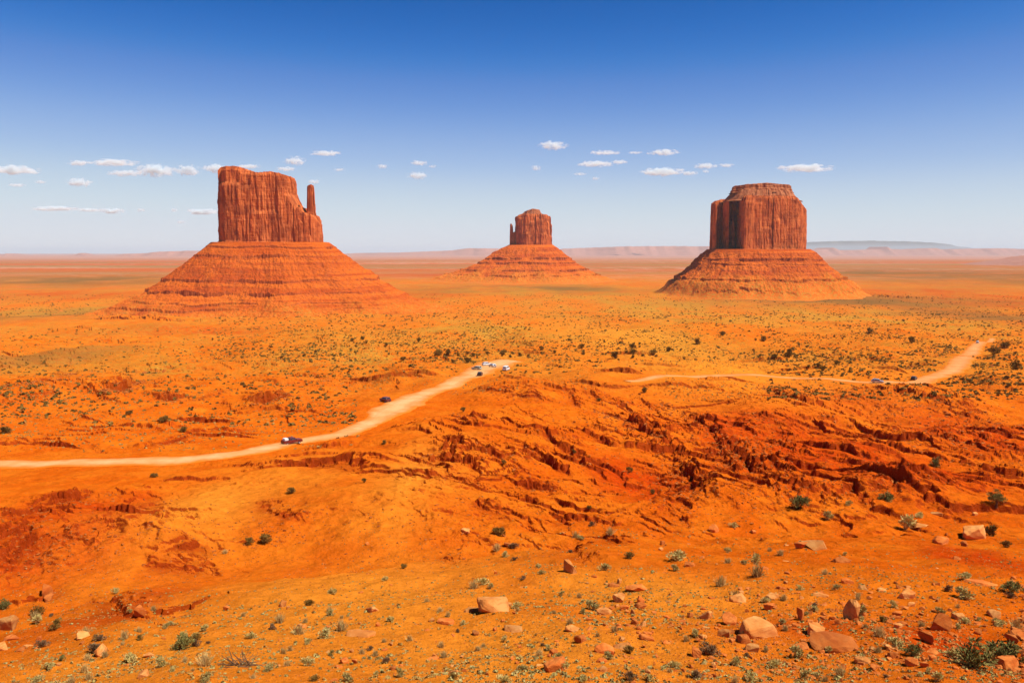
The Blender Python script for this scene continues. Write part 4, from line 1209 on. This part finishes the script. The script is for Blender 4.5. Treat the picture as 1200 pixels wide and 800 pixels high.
while n_r < 300:
    u = RR.random()
    if u < .56: px, py = RR.uniform(700, 1200), RR.triangular(660, 800, 760); 
    elif u < .72: px, py = RR.uniform(380, 720), RR.triangular(690, 800, 780)
    elif u < .80: px, py = RR.uniform(0, 400), RR.triangular(700, 800, 780)
    else: px, py = RR.uniform(430, 1190), RR.uniform(600, 690)
    if u < .56 and px < 830 and py < 700 and RR.random() < .6: continue
    pts.append((px, py, u)); n_r += 1
survey([q[0] for q in pts], [q[1] for q in pts])
for px, py, u in pts:
    w = min(4.5 + RR.expovariate(1 / (6.0 if px > 700 and py > 720 else 4.5)), 30) * (1 if py > 690 else .7)
    p = spot(px, py)
    if np.isnan(p).any() or not free(p[0], p[1], w * p[1] / 2400): continue
    put_rock(px, py, w, "tan" if RR.random() < (.42 if py > 690 else .2) else "rust", RR.choice(["slab", "slab", "block", "block", "round"]), rnd=RR, tilt=.25)

# loose rubble below the ledges and crumbs on the sand: nobody could count it
def rubble(name, label, PX_, PY_, wmin, wmax, mat, seed, sizes_m=None):
    r_ = np.random.default_rng(seed)
    P = hit(PX_, PY_, H1)
    P[:, 2] = HG(np.nan_to_num(P[:, 0]), np.nan_to_num(P[:, 1]))
    ok = ~np.isnan(P).any(1)
    v, _ = roadinfo(np.nan_to_num(P[:, 0]), np.nan_to_num(P[:, 1]))
    P = P[ok & (v > 1.5)]
    protos = []
    for k in range(6):
        rv = np.random.default_rng(seed * 50 + k)
        bm = bmesh.new()
        for q in rv.normal(size=(9, 3)):
            q = q / np.linalg.norm(q); bm.verts.new(q * np.array([.5, .4, .38]))
        res = bmesh.ops.convex_hull(bm, input=bm.verts[:])
        bmesh.ops.triangulate(bm, faces=bm.faces[:])
        bm.verts.index_update()
        used = [v for v in bm.verts if v.link_faces]
        ix = {v: i for i, v in enumerate(used)}
        protos.append((np.array([v.co[:] for v in used]), np.array([[ix[v] for v in f.verts] for f in bm.faces])))
        bm.free()
    Vs, Fs, o = [], [], 0
    for i, p in enumerate(P):
        V, F = protos[i % 6]
        dist = math.hypot(p[0], p[1])
        s = r_.uniform(wmin, wmax) * r_.uniform(.5, 1) * dist / 1000 if sizes_m is None else r_.uniform(*sizes_m)
        a = r_.uniform(0, 6.28); c, n_ = math.cos(a), math.sin(a)
        Q = V * np.array([s * r_.uniform(.8, 1.4), s, s * r_.uniform(.6, 1.1)])
        Q = np.stack([Q[:, 0] * c - Q[:, 1] * n_, Q[:, 0] * n_ + Q[:, 1] * c, Q[:, 2]], 1) + p + [0, 0, s * .10]
        Vs.append(Q); Fs.append(F + o); o += len(V)
    me = np_mesh(name, np.concatenate(Vs), np.concatenate(Fs))
    tag(link(name, me, mat), label, "rubble", None, "stuff")
r_ = np.random.default_rng(77)
qx, qy = [], []
for P, d, L, under, seed in LEDGE[:47]:      # spill below each ledge
    n = int(26 * d * max(1, np.hypot(*(P[-1] - P[0])) / 25))
    t = r_.uniform(0, len(P) - 1.001, n); i = t.astype(int); f = (t - i)[:, None]
    W2 = P[i] * (1 - f) + P[i + 1] * f
    sg = P[i + 1] - P[i]; nn = np.stack([sg[:, 1], -sg[:, 0]], 1) / np.linalg.norm(sg, axis=1)[:, None]
    W2 = W2 + nn * r_.exponential(2.4, n)[:, None] + r_.normal(size=(n, 2)) * 1.2
    z = H1(W2[:, 0], W2[:, 1])
    yc = W2[:, 1] * cp - z * sp_; zc = W2[:, 1] * sp_ + z * cp
    qx.append(600 + 1000 * W2[:, 0] / yc); qy.append(400 - 1000 * zc / yc)
for cx, cy, rx, ry, n in [(60, 640, 70, 35, 420), (870, 545, 60, 40, 650), (960, 575, 120, 22, 420), (1120, 515, 100, 36, 520), (200, 620, 100, 26, 260), (800, 600, 90, 40, 420),
                          (1060, 475, 90, 22, 260), (160, 716, 60, 12, 160), (480, 620, 130, 40, 260), (650, 560, 150, 50, 350), (720, 490, 80, 30, 260), (1080, 430, 90, 16, 200), (330, 625, 70, 25, 160)]:
    qx.append(r_.normal(cx, rx * .6, n)); qy.append(r_.normal(cy, ry * .6, n))
rubble("rubble", "red rock rubble spilled below the ledges of the badland", np.concatenate(qx), np.clip(np.concatenate(qy), 405, 720), 1.2, 5.5, M_BOULR, 3)
n = 3800
qx = np.where(r_.random(n) < .62, 600 + 600 * r_.random(n) ** .8, r_.uniform(0, 1200, n)); qy = 655 + 160 * r_.random(n) ** .75
n2 = 900
rubble("broken_stones", "broken red and tan stones crowding the lower right of the sandy bench", np.clip(1010 + 150 * r_.normal(size=n2), 690, 1200), np.clip(755 + 34 * r_.normal(size=n2), 690, 812), 4.0, 11.0, M_BOULR, 14)
rubble("pebbles", "pale and orange pebbles strewn over the sandy bench", qx, qy, .9, 4.2, M_BOULD, 4)
n = 9000
rubble("gravel", "rust coloured gravel on the sandy bench", r_.uniform(0, 1200, n), 650 + 165 * r_.random(n) ** .8, .8, 3.2, M_BOULR, 5)

# ------------------------------------------------------------------ shrubs
def shrub_mesh(seed, kind):
    """hundreds of leaf-sized blades round a few leaning stems, radius about 0.5"""
    r_ = np.random.default_rng(seed)
    V, F = [], []
    def blade(p, d, ln, w):
        d = d / (np.linalg.norm(d) + 1e-9)
        s = np.cross(d, r_.normal(size=3)); s /= np.linalg.norm(s) + 1e-9
        o = len(V)
        V.extend([p - s * w, p + s * w, p + d * ln + s * w * .35, p + d * ln - s * w * .35]); F.append((o, o + 1, o + 2, o + 3))
    if kind == "tuft":
        for _ in range(230):
            a = r_.uniform(0, 6.283); t = abs(r_.normal(0, .55)); d = np.array([math.cos(a) * math.sin(t), math.sin(a) * math.sin(t), math.cos(t)])
            p = np.array([r_.normal(0, .09), r_.normal(0, .09), 0])
            blade(p, d, r_.uniform(.28, .62), .012)
    else:
        k = {"sage": 9, "dark": 11, "bush": 13}[kind]
        for _ in range(k):
            a = r_.uniform(0, 6.283); rr = r_.uniform(0, .36); h = r_.uniform(.12, .42) * (1.35 if kind == "bush" else 1.0) * (1 - .7 * rr)
            c = np.array([math.cos(a) * rr, math.sin(a) * rr, h])
            for s_ in range(3): blade(np.array([c[0] * .15, c[1] * .15, 0]) + r_.normal(0, .02, 3) * [1, 1, 0], c - np.array([c[0] * .15, c[1] * .15, 0]), np.linalg.norm(c), .010)
            R_ = r_.uniform(.11, .19)
            for _ in range(62):
                d = r_.normal(size=3); d /= np.linalg.norm(d); d[2] = d[2] * .75 + .1
                p = c + d * R_ * r_.uniform(.35, 1.0)
                if p[2] < .01: p[2] = .01
                blade(p, d + [0, 0, .5] + r_.normal(0, .35, 3), r_.uniform(.05, .11), r_.uniform(.012, .024))
    return np_mesh("shrub_foliage", np.array(V), np.array(F))
SH = {}
for kind, look, mat, sd in [("sage", "sage", M_SAGE, 1), ("tuft", "straw", M_DRY, 20), ("dark", "dark", M_DARK, 40), ("bush", "green", M_GREEN, 60), ("dark", "twiggy", M_TWIG, 80)]:
    L_ = []
    for k in range(4):
        me = shrub_mesh(sd + k, kind); me.materials.append(mat); L_.append(me)
    SH[look] = L_
LOOKW = {"sage": ("sagebrush", "pale grey green sagebrush"), "straw": ("dry_tuft", "straw coloured dry tuft"), "dark": ("desert_shrub", "dark olive shrub"),
         "green": ("desert_shrub", "leafy green bush"), "twiggy": ("desert_shrub", "bare brown twiggy shrub")}
def put_shrub(px, py, wpx, look, label=None, group=None, tall=1.0, rnd=random, size=None):
    p = spot(px, py)
    if np.isnan(p).any(): return None
    dist = math.hypot(p[0], p[1])
    s = size if size else wpx * dist / 1000 * 1.12
    if min(float((np.hypot(C[:, 0] - p[0], C[:, 1] - p[1]) - w / 2).min()) for C, w, z in ROADS) < s * .4: return None
    o = bpy.data.objects.new(LOOKW[look][0], SH[look][rnd.randrange(4)]); COL.objects.link(o)
    o.location = (p[0], p[1], p[2] - 0.03 * s)
    o.scale = (s, s, s * tall * rnd.uniform(.85, 1.2)); o.rotation_euler = (0, 0, rnd.uniform(0, 6.28))
    if label is None:
        wpx = s / dist * 1000
        szw = "big" if wpx > 20 else "medium" if wpx > 11 else "small"
        if py < 600: szw = "distant" if py < 430 else "small"
        label = f"{szw} {LOOKW[look][1]} {where(px, py)}"
    tag(o, fit(label), "shrub", group or {"sage": "sagebrush on the sandy bench", "straw": "dry tufts on the sandy bench", "dark": "dark shrubs on the plain", "green": "green bushes among the rocks", "twiggy": "bare shrubs on the sandy bench"}[look])
    PLACED.append((p[0], p[1], s * .4))
    return o
SR = random.Random(9)
FS = [(42, 731, 16, 'sage'), (43, 720, 15, 'dark'), (67, 736, 17, 'dark'), (50, 757, 15, 'twiggy'), (111, 765, 18, 'twiggy'), (57, 784, 16, 'sage'), (99, 787, 14, 'straw'), (43, 799, 15, 'sage'),
      (72, 774, 9, 'green'), (155, 775, 21, 'sage'), (190, 780, 21, 'sage'), (228, 750, 14, 'dark'), (240, 739, 14, 'sage'), (163, 749, 11, 'dark'), (146, 748, 14, 'straw'),
      (100, 744, 14, 'straw'), (117, 750, 14, 'twiggy'), (294, 748, 14, 'sage'), (243, 798, 22, 'sage'), (400, 738, 20, 'straw'), (350, 742, 20, 'straw'), (328, 729, 16, 'straw'),
      (363, 709, 15, 'dark'), (388, 720, 14, 'sage'), (391, 696, 14, 'sage'), (310, 636, 18, 'dark'), (292, 637, 14, 'dark'), (342, 578, 14, 'dark'), (314, 785, 20, 'sage'), (240, 779, 26, 'straw'),
      (360, 780, 20, 'sage'), (369, 797, 15, 'dark'), (4, 713, 15, 'green'), (135, 695, 12, 'sage'), (264, 648, 9, 'straw'), (452, 680, 10, 'sage'), (472, 666, 10, 'dark'), (679, 632, 12, 'sage'),
      (709, 668, 18, 'sage'), (635, 672, 11, 'sage'), (738, 654, 15, 'dark'), (692, 714, 22, 'sage'), (459, 727, 13, 'sage'), (612, 785, 15, 'sage'), (632, 768, 14, 'straw'), (656, 774, 18, 'sage'),
      (713, 771, 16, 'sage'), (738, 765, 16, 'dark'), (738, 796, 20, 'twiggy'), (662, 784, 18, 'sage'), (685, 797, 18, 'sage'), (590, 799, 20, 'sage'), (530, 796, 16, 'dark'), (405, 798, 20, 'sage'),
      (566, 685, 18, 'sage'), (555, 689, 16, 'straw'), (860, 618, 12, 'sage'), (935, 594, 24, 'green'), (946, 588, 12, 'dark'), (1040, 587, 18, 'green'), (1097, 546, 14, 'green'), (995, 592, 10, 'sage'),
      (968, 609, 17, 'sage'), (1079, 607, 14, 'sage'), (1060, 620, 28, 'sage'), (1178, 641, 13, 'dark'), (1133, 678, 18, 'sage'), (1128, 700, 26, 'sage'), (1183, 694, 22, 'green'), (888, 661, 19, 'sage'),
      (887, 675, 20, 'straw'), (845, 686, 18, 'straw'), (1008, 722, 20, 'sage'), (954, 716, 15, 'sage'), (897, 705, 12, 'sage'), (875, 747, 17, 'sage'), (1049, 759, 26, 'sage'), (1130, 730, 15, 'sage'),
      (1173, 734, 17, 'sage'), (1191, 736, 16, 'straw'), (1033, 728, 14, 'dark'), (864, 780, 20, 'sage'), (905, 782, 22, 'sage'), (833, 766, 26, 'twiggy'), (932, 769, 22, 'sage'), (985, 792, 18, 'straw'),
      (1122, 772, 24, 'sage'), (1068, 768, 20, 'green'), (1096, 798, 20, 'sage'), (1030, 745, 20, 'straw'), (970, 765, 14, 'sage'), (915, 731, 14, 'sage'), (193, 495, 13, 'dark'), (152, 486, 9, 'dark'), (215, 506, 12, 'dark'),
      (4, 508, 15, 'dark'), (29, 543, 9, 'straw'), (180, 559, 10, 'dark'), (503, 463, 6, 'dark'), (1108, 437, 7, 'dark'), (1163, 628, 0, None), (790, 668, 14, 'sage'), (813, 745, 16, 'sage'), (790, 781, 18, 'sage'), (760, 797, 18, 'sage'),
      (815, 794, 20, 'twiggy'), (880, 797, 20, 'sage'), (945, 796, 18, 'sage'), (1010, 775, 18, 'sage'), (1100, 718, 14, 'sage'), (720, 740, 12, 'straw'), (520, 770, 14, 'straw'), (480, 750, 12, 'straw'), (470, 792, 16, 'sage'),
      (560, 762, 12, 'straw'), (590, 752, 11, 'sage'), (500, 705, 10, 'straw'), (440, 768, 12, 'straw'), (340, 762, 10, 'straw'), (285, 722, 9, 'straw'), (200, 733, 10, 'sage'), (180, 717, 9, 'straw')]
put_shrub(213, 760, 26, 'green', "widest grey green bush on the left of the sand, with a twiggy neighbour", None, .9)
put_shrub(229, 757, 13, 'twiggy', "twiggy shrub at the right side of the widest bush on the left sand")
put_shrub(383, 747, 27, 'sage', "largest pale sagebrush in front of the wide low tan slab")
put_shrub(583, 627, 20, 'dark', "bushy dark shrub alone in the hillside hollow of the middle")
put_shrub(796, 657, 28, 'sage', "largest pale sagebrush at the foot of the tall dark crevice")
put_shrub(605, 712, 16, 'sage', "sagebrush growing at the right end of the cracked pale slab", None, 1.0)
put_shrub(1163, 628, 20, 'dark', "dark sage bush touching the right side of the pale wedge shaped boulder", None, 1.0)
put_shrub(1140, 781, 44, 'green', "broad green bush at the bottom right, left one of a pair", None, .9)
put_shrub(1182, 777, 42, 'green', "broad green bush at the bottom right, right one of a pair", None, 1.0)
survey([q[0] for q in FS], [q[1] for q in FS])
for px, py, w, k in FS:
    if k: put_shrub(px, py, w, k, rnd=SR)
# dead branches in the left of the sand
root = None
def branches(px, py, size, label):
    p = spot(px, py)
    r2 = np.random.default_rng(4)
    V, F = [], []
    for k in range(34):
        a = r2.uniform(-.9, 3.6); el = r2.uniform(.02, .75)
        p0 = np.array([r2.normal(0, .22), r2.normal(0, .08), .02]); pts = [p0]
        d = np.array([math.cos(a) * math.cos(el), math.sin(a) * math.cos(el) * .5, math.sin(el)])
        for s in range(4):
            d = d + r2.normal(0, .18, 3) - [0, 0, .07]; d /= np.linalg.norm(d); pts.append(pts[-1] + d * r2.uniform(.08, .16))
        for s in range(5):
            rad = .018 * (1 - s / 5.5)
            for q in range(5):
                b = 6.283 * q / 5; V.append(pts[s] + np.array([math.cos(b) * rad, math.sin(b) * rad * .8, math.sin(b + 1) * rad]))
        o = k * 25
        for s in range(4):
            for q in range(5): F.append((o + s * 5 + q, o + s * 5 + (q + 1) % 5, o + s * 5 + 5 + (q + 1) % 5, o + s * 5 + 5 + q))
    V = np.array(V); V[:, 2] = np.maximum(V[:, 2], .01)
    me = np_mesh("dead_branches", V * size, np.array(F))
    o = link("dead_branches", me, M_TWIG); o.location = p
    tag(o, label, "dead shrub")
branches(280, 780, 38 * 45 / 1000, "heap of dead grey brown branches on the sand at the lower left")
PLACED.append((*hit([280], [780], HG)[0][:2], .8))

# the juniper: trunk, limbs and a clumped crown
def juniper(px, py, hpx):
    p = spot(px, py)
    h = hpx * math.hypot(p[0], p[1]) / 1000
    root = empty("juniper_tree", p)
    tag(root, "lone dark green juniper tree on the red slope at the right edge", "tree")
    r2 = np.random.default_rng(8)
    V, F = [], []
    def limb(a, b, ra, rb, n=7):
        o = len(V); d = (b - a) / np.linalg.norm(b - a); s = np.cross(d, [.3, .9, .2]); s /= np.linalg.norm(s); t = np.cross(d, s)
        for q, rr in ((a, ra), (b, rb)):
            for k in range(n): V.append(q + (s * math.cos(6.283 * k / n) + t * math.sin(6.283 * k / n)) * rr)
        for k in range(n): F.append((o + k, o + (k + 1) % n, o + n + (k + 1) % n, o + n + k))
    tips = []
    a = np.array([0, 0, -.1]); b = np.array([.04 * h, 0, .28 * h]); limb(a, b, .07 * h, .05 * h); c = np.array([-.03 * h, .02 * h, .62 * h]); limb(b, c, .05 * h, .025 * h); tips.append(c)
    for k in range(11):
        an = k * 2.4; s0 = b * (1 - k / 14) + c * (k / 14); e = s0 + np.array([math.cos(an), math.sin(an), r2.uniform(.15, .7)]) * h * r2.uniform(.18, .36); limb(s0, e, .022 * h, .008 * h); tips.append(e)
    link("trunk", np_mesh("trunk", np.array(V), np.array(F)), M_TWIG, root)
    V2, F2 = [], []
    for e in tips + [np.array([0, 0, .85 * h])]:
        R_ = r2.uniform(.11, .19) * h
        for _ in range(210):
            d = r2.normal(size=3); d /= np.linalg.norm(d); q = e + d * R_ * r2.uniform(.2, 1) * [1, 1, .85]
            s = np.cross(d, r2.normal(size=3)); s /= np.linalg.norm(s); w = .012 * h; d2 = d + [0, 0, .6]; d2 /= np.linalg.norm(d2); ln = r2.uniform(.03, .06) * h
            o = len(V2); V2.extend([q - s * w, q + s * w, q + d2 * ln + s * w * .4, q + d2 * ln - s * w * .4]); F2.append((o, o + 1, o + 2, o + 3))
    link("crown", np_mesh("crown", np.array(V2), np.array(F2)), M_GREEN, root)
    PLACED.append((p[0], p[1], .5 * h))
juniper(1167, 594, 20)

# more shrubs on the bench and dark ones over the plain, each its own thing
cnt = 0
cand = []
for _ in range(260):
    u = SR.random()
    cand.append( (SR.uniform(640, 1200), SR.uniform(690, 800)) if u < .45 else (SR.uniform(0, 640), SR.uniform(715, 800)) if u < .8 else (SR.uniform(560, 1000), SR.uniform(610, 690)))
survey([q[0] for q in cand], [q[1] for q in cand])
for px, py in cand:
    if cnt >= 105: break
    p = spot(px, py)
    if np.isnan(p).any() or not free(p[0], p[1], .3): continue
    if put_shrub(px, py, SR.uniform(6, 13), SR.choice(['sage', 'sage', 'straw', 'straw', 'straw', 'twiggy']), rnd=SR): cnt += 1
CL = [(513, 416, 60, 10), (560, 412, 40, 8), (720, 414, 30, 8), (745, 412, 40, 8), (800, 402, 50, 10), (900, 412, 60, 8), (960, 400, 70, 12), (640, 410, 40, 6), (680, 392, 50, 8), (430, 402, 40, 10),
      (320, 398, 60, 10), (1080, 405, 40, 12), (1170, 420, 30, 14), (850, 385, 60, 8), (1000, 385, 80, 8), (1120, 390, 60, 8), (590, 388, 60, 8), (480, 388, 60, 8), (380, 412, 30, 8), (930, 425, 30, 6), (1060, 420, 30, 10)]
FARB = [(513, 417, 12), (525, 415, 9), (473, 422, 8), (530, 425, 7), (547, 425, 9), (571, 415, 5), (591, 415, 9), (598, 419, 6), (609, 418, 8), (634, 410, 7), (682, 408, 9), (684, 416, 6), (722, 420, 12),
                  (742, 415, 11), (741, 408, 8), (767, 415, 11), (784, 412, 8), (453, 405, 6), (491, 400, 7), (413, 400, 6), (424, 398, 6), (650, 414, 6), (925, 419, 14), (908, 421, 9), (817, 404, 12), (847, 393, 9), (1164, 415, 13), (1192, 433, 14), (1180, 408, 12),
                  (1068, 402, 10), (1018, 390, 10), (964, 434, 9), (980, 427, 9), (895, 400, 10), (702, 470, 7), (755, 460, 9), (543, 482, 8), (450, 520, 9), (427, 565, 8), (590, 543, 8), (672, 531, 7), (737, 553, 10), (765, 579, 9), (690, 596, 8)]
survey([q[0] for q in FARB], [q[1] for q in FARB])
for px, py, w in FARB:
    put_shrub(px, py, w, 'dark', rnd=SR, tall=1.15)
cnt = 0
cand = []
for _ in range(260):
    cx, cy, rx, ry = SR.choice(CL)
    cand.append((SR.gauss(cx, rx * .7), SR.gauss(cy, ry * .7)))
survey([q[0] for q in cand], [q[1] for q in cand])
for px, py in cand:
    if cnt >= 92: break
    if not (0 < px < 1200 and 372 < py < 450): continue
    p = spot(px, py)
    if np.isnan(p).any() or not free(p[0], p[1], 1.2): continue
    if put_shrub(px, py, 0, 'dark', rnd=SR, size=SR.uniform(1.6, 3.2), tall=1.2): cnt += 1

# the rest of the scrub reads as one mass of dots over the plain
def scrub(name, label, P, smin, smax, mat, seed, nb=16):
    r_ = np.random.default_rng(seed)
    n = len(P)
    s = r_.uniform(smin, smax, n) * (0.6 + 0.5 * r_.random(n) ** 2) * (1 + 0.9 * smoothstep(600, 1400, P[:, 1]))
    d = r_.normal(size=(n, nb, 3)); d /= np.linalg.norm(d, axis=2)[..., None]; d[..., 2] = np.abs(d[..., 2]) * .8
    c = P[:, None, :] + d * (s[:, None, None] * .38) * r_.uniform(.3, 1, (n, nb, 1))
    t = r_.normal(size=(n, nb, 3)); a = np.cross(d, t); a /= np.linalg.norm(a, axis=2)[..., None] + 1e-9; b = np.cross(a, r_.normal(size=(n, nb, 3))); b /= np.linalg.norm(b, axis=2)[..., None] + 1e-9
    w = s[:, None, None] * r_.uniform(.10, .20, (n, nb, 1))
    V = np.stack([c - a * w - b * w, c + a * w - b * w, c + a * w * .6 + b * w, c - a * w * .6 + b * w], 2).reshape(-1, 3)
    F = np.arange(n * nb * 4).reshape(-1, 4)
    tag(link(name, np_mesh(name, V, F), mat), label, "scrub", None, "stuff")
def spread(n, boxes, seed, thr=-0.1, sc=60):
    r_ = np.random.default_rng(seed)
    out = []
    for x0, x1, y0, y1, fr in boxes:
        k = int(n * fr)
        P = hit(r_.uniform(x0, x1, k), r_.uniform(y0, y1, k), H1)
        out.append(P)
    P = np.concatenate(out); P = P[~np.isnan(P).any(1)]
    P[:, 2] = HG(P[:, 0], P[:, 1])
    keep = fbm(P[:, 0] / sc, P[:, 1] / sc, 3, seed) > thr + r_.normal(0, .25, len(P))
    v, _ = roadinfo(P[:, 0], P[:, 1])
    return P[keep & (v > 1.0)]
scrub("scrub", "dark olive desert scrub dotted over the plain below the buttes", spread(21000, [(0, 1200, 345, 372, .28), (250, 1200, 366, 425, .42), (900, 1200, 380, 470, .14), (0, 420, 385, 500, .10), (420, 760, 380, 440, .06)], 5), .9, 3.0, M_DARK, 6)
scrub("dry_grass", "yellowish dry grass and low brush over the plain", spread(26000, [(200, 1200, 340, 430, .6), (0, 420, 380, 530, .2), (780, 1200, 400, 470, .12), (400, 700, 390, 460, .08)], 7, -.2), .4, 1.4, M_STRAW, 8, 10)
scrub("bench_grass", "tiny dry grass tufts among the stones of the sandy bench", spread(8000, [(0, 1200, 690, 815, .7), (400, 1200, 600, 700, .3)], 9, -.1, 8), .10, .34, M_STRAW, 10, 16)
scrub("sage_litter", "small grey green sprigs among the stones of the sandy bench", spread(5200, [(0, 1200, 700, 815, .55), (600, 1200, 620, 800, .45)], 11, 0, 10), .13, .42, M_SAGE, 12, 18)

# ------------------------------------------------------------------ clouds
def cloud_material():
    m = bpy.data.materials.new("cloud_vapour"); m.use_nodes = True
    n, l = m.node_tree.nodes, m.node_tree.links
    n.clear(); g = NG(n, l)
    o = n.new("ShaderNodeOutputMaterial"); v = n.new("ShaderNodeVolumePrincipled")
    oc = g.objc(); oi = n.new("ShaderNodeObjectInfo")
    ln = n.new("ShaderNodeVectorMath"); ln.operation = 'LENGTH'; l.new(oc, ln.inputs[0])
    sh = n.new("ShaderNodeVectorMath"); sh.operation = 'ADD'; l.new(g.scale(oc, (2.4, 1.2, 1.0)), sh.inputs[0]); l.new(oi.outputs['Random'], sh.inputs[1])
    off = n.new("ShaderNodeVectorMath"); off.operation = 'SCALE'; off.inputs['Scale'].default_value = 0.01; l.new(oi.outputs['Location'], off.inputs[0])
    s2 = n.new("ShaderNodeVectorMath"); s2.operation = 'ADD'; l.new(sh.outputs[0], s2.inputs[0]); l.new(off.outputs[0], s2.inputs[1])
    f = g.noise(s2.outputs[0], 1.5, 4, 0.6)
    d = g.math('SUBTRACT', g.math('ADD', 0.42, g.math('MULTIPLY', g.math('SUBTRACT', f, 0.5), 2.2)), g.math('MULTIPLY', g.math('POWER', ln.outputs['Value'], 1.6), 0.62))
    l.new(g.math('MULTIPLY', g.ramp(d, 0.0, 0.45), 0.013), v.inputs['Density'])
    v.inputs['Color'].default_value = (0.88, 0.97, 1.0, 1); v.inputs['Anisotropy'].default_value = 0.0
    l.new(v.outputs[0], o.inputs['Volume'])
    return m
M_CLOUD = cloud_material()
bm = bmesh.new(); bmesh.ops.create_icosphere(bm, subdivisions=3, radius=1.0)
cloud_me = bpy.data.meshes.new("cloud"); bm.to_mesh(cloud_me); bm.free(); cloud_me.materials.append(M_CLOUD)
CB = [("the tall mitten butte", 318, 220), ("the small far butte", 622, 250), ("the squat butte", 889, 220)]
for px, py, w, h, lab in [
    (14, 199, 56, 10, "long white cloud at the left edge of the sky"), (92, 191, 24, 6, "small flat cloud left of the long flat one"), (132, 190.5, 54, 7, "long flat white cloud, topmost in the left half"),
    (148, 203, 36, 7, "thin cloud tail left of the fattest cloud"), (183, 200, 42, 14, "fattest white cloud, left of the tall butte"), (220, 199.5, 26, 12, "round cloud between the fattest cloud and the tall butte"),
    (253, 197.5, 28, 10, "domed cloud just touching the tall butte's left side"), (290, 195, 28, 5, "thin cloud peeping over the top of the tall butte"), (92, 214, 26, 10, "small lumpy cloud hanging below the flat ones at the left"),
    (64, 244.5, 48, 5, "low streak of cloud at the left, first of a broken line"), (104, 246, 28, 4, "faint middle piece of the low broken line of cloud"), (131, 247, 26, 6, "brighter right piece of the low broken line of cloud"),
    (165, 246, 9, 4, "tiny puff right of the low broken line"), (204, 246, 8, 4, "tiny lone puff left of the tall butte's cliff"), (238, 248, 36, 6, "faint wide cloud beside the tall butte's cliff"), (212, 260, 10, 3, "smallest faint puff below the others at the left"),
    (346, 188.5, 23, 10, "white domed cloud just above the right end of the tall butte"), (381, 179.5, 32, 6, "flat cloud high right of the tall butte"), (335, 198, 22, 5, "thin cloud resting on the tall butte's right rim"),
    (398, 199, 13, 3, "faint sliver right of the thumb spire"), (368, 213, 13, 5, "faint puff directly over the thumb spire"), (20, 217, 18, 4, "faint smudge under the long cloud at the left edge"), (48, 213, 12, 4, "faint smudge between the left edge and the lumpy cloud"),
    (448, 195, 13, 5, "faint puff, left one of three in the gap between the buttes"), (491, 191, 19, 6, "flat puff above the white lump in the gap between the buttes"), (489, 206, 20, 9, "white lump of cloud in the gap left of the small far butte"),
    (507, 195, 9, 3, "tiny wisp right of the flat puff in the gap"), (648, 170.5, 30, 10, "bright cloud high above the small far butte, highest of all"), (709, 179, 32, 5, "flat cloud right of the highest cloud"), (744, 179, 16, 3, "thin wisp ending the flat cloud near the highest one"),
    (698, 192, 36, 7, "long bright cloud under the flat ones between two buttes"), (726, 190, 18, 5, "right tip piece of the long bright cloud"), (778, 178.5, 32, 7, "crisp oblong cloud left of the squat butte, the higher one"), (778, 201.5, 46, 9, "wide cloud left of the squat butte, the lower one"),
    (808, 203, 18, 5, "small cloud tail between the wide cloud and the squat butte"), (628, 197, 11, 6, "small faint puff above the small far butte"), (698, 209, 9, 4, "tiny faint puff under the long bright cloud"), (680, 204, 14, 3, "faint sliver left of the tiny puff"),
    (827, 194.5, 24, 6, "little cloud over the left shoulder of the squat butte"), (827, 201, 9, 4, "tiny blob under the little cloud over the squat butte"), (851, 194, 18, 4, "faint wisp above the squat butte's left side"), (944, 197, 54, 9, "long bright cloud right above the squat butte's right shoulder")]:
    D = 2600.0 / math.tan(math.atan((296 - py) / 1000.0))
    D = min(D, 60000)
    p = at(px, py, D)
    faint = any(k in lab for k in ("faint", "thin", "tiny", "wisp", "smallest"))
    o = bpy.data.objects.new("cloud", cloud_me); COL.objects.link(o)
    o.location = p
    a, c = w * D / 1000 * .66, h * D / 1000 * .62
    o.scale = (a, max(a * .55, c), c)
    tag(o, fit(lab), "cloud", "small fair weather clouds over the horizon")

# ------------------------------------------------------------------ labels: what look and neighbours cannot tell apart is told by its place
ORD = ("leftmost second third fourth fifth sixth seventh eighth ninth tenth eleventh twelfth thirteenth fourteenth fifteenth sixteenth seventeenth eighteenth nineteenth twentieth").split()
alike = {}
for ob in list(S.objects):
    if ob.parent is None and ob.get("label") and ob.get("category") in ("rock", "shrub"):
        alike.setdefault(ob["label"], []).append(ob)
for lb, obs in alike.items():
    n = len(obs)
    if n < 2: continue
    obs.sort(key=lambda q: q.location.x / max(q.location.y, 1.0))
    for i, ob in enumerate(obs):
        word = "leftmost" if i == 0 else "rightmost" if i == n - 1 else (ORD[i] + " from left") if i < len(ORD) else None
        if word is None: continue
        t = f"{lb}, {'left one of two' if n == 2 and i == 0 else 'right one of two' if n == 2 else word}"
        if len(t.split()) > 16: t = f"{lb}, {'leftmost' if i == 0 else word}"
        if len(t.split()) <= 16: ob["label"] = t
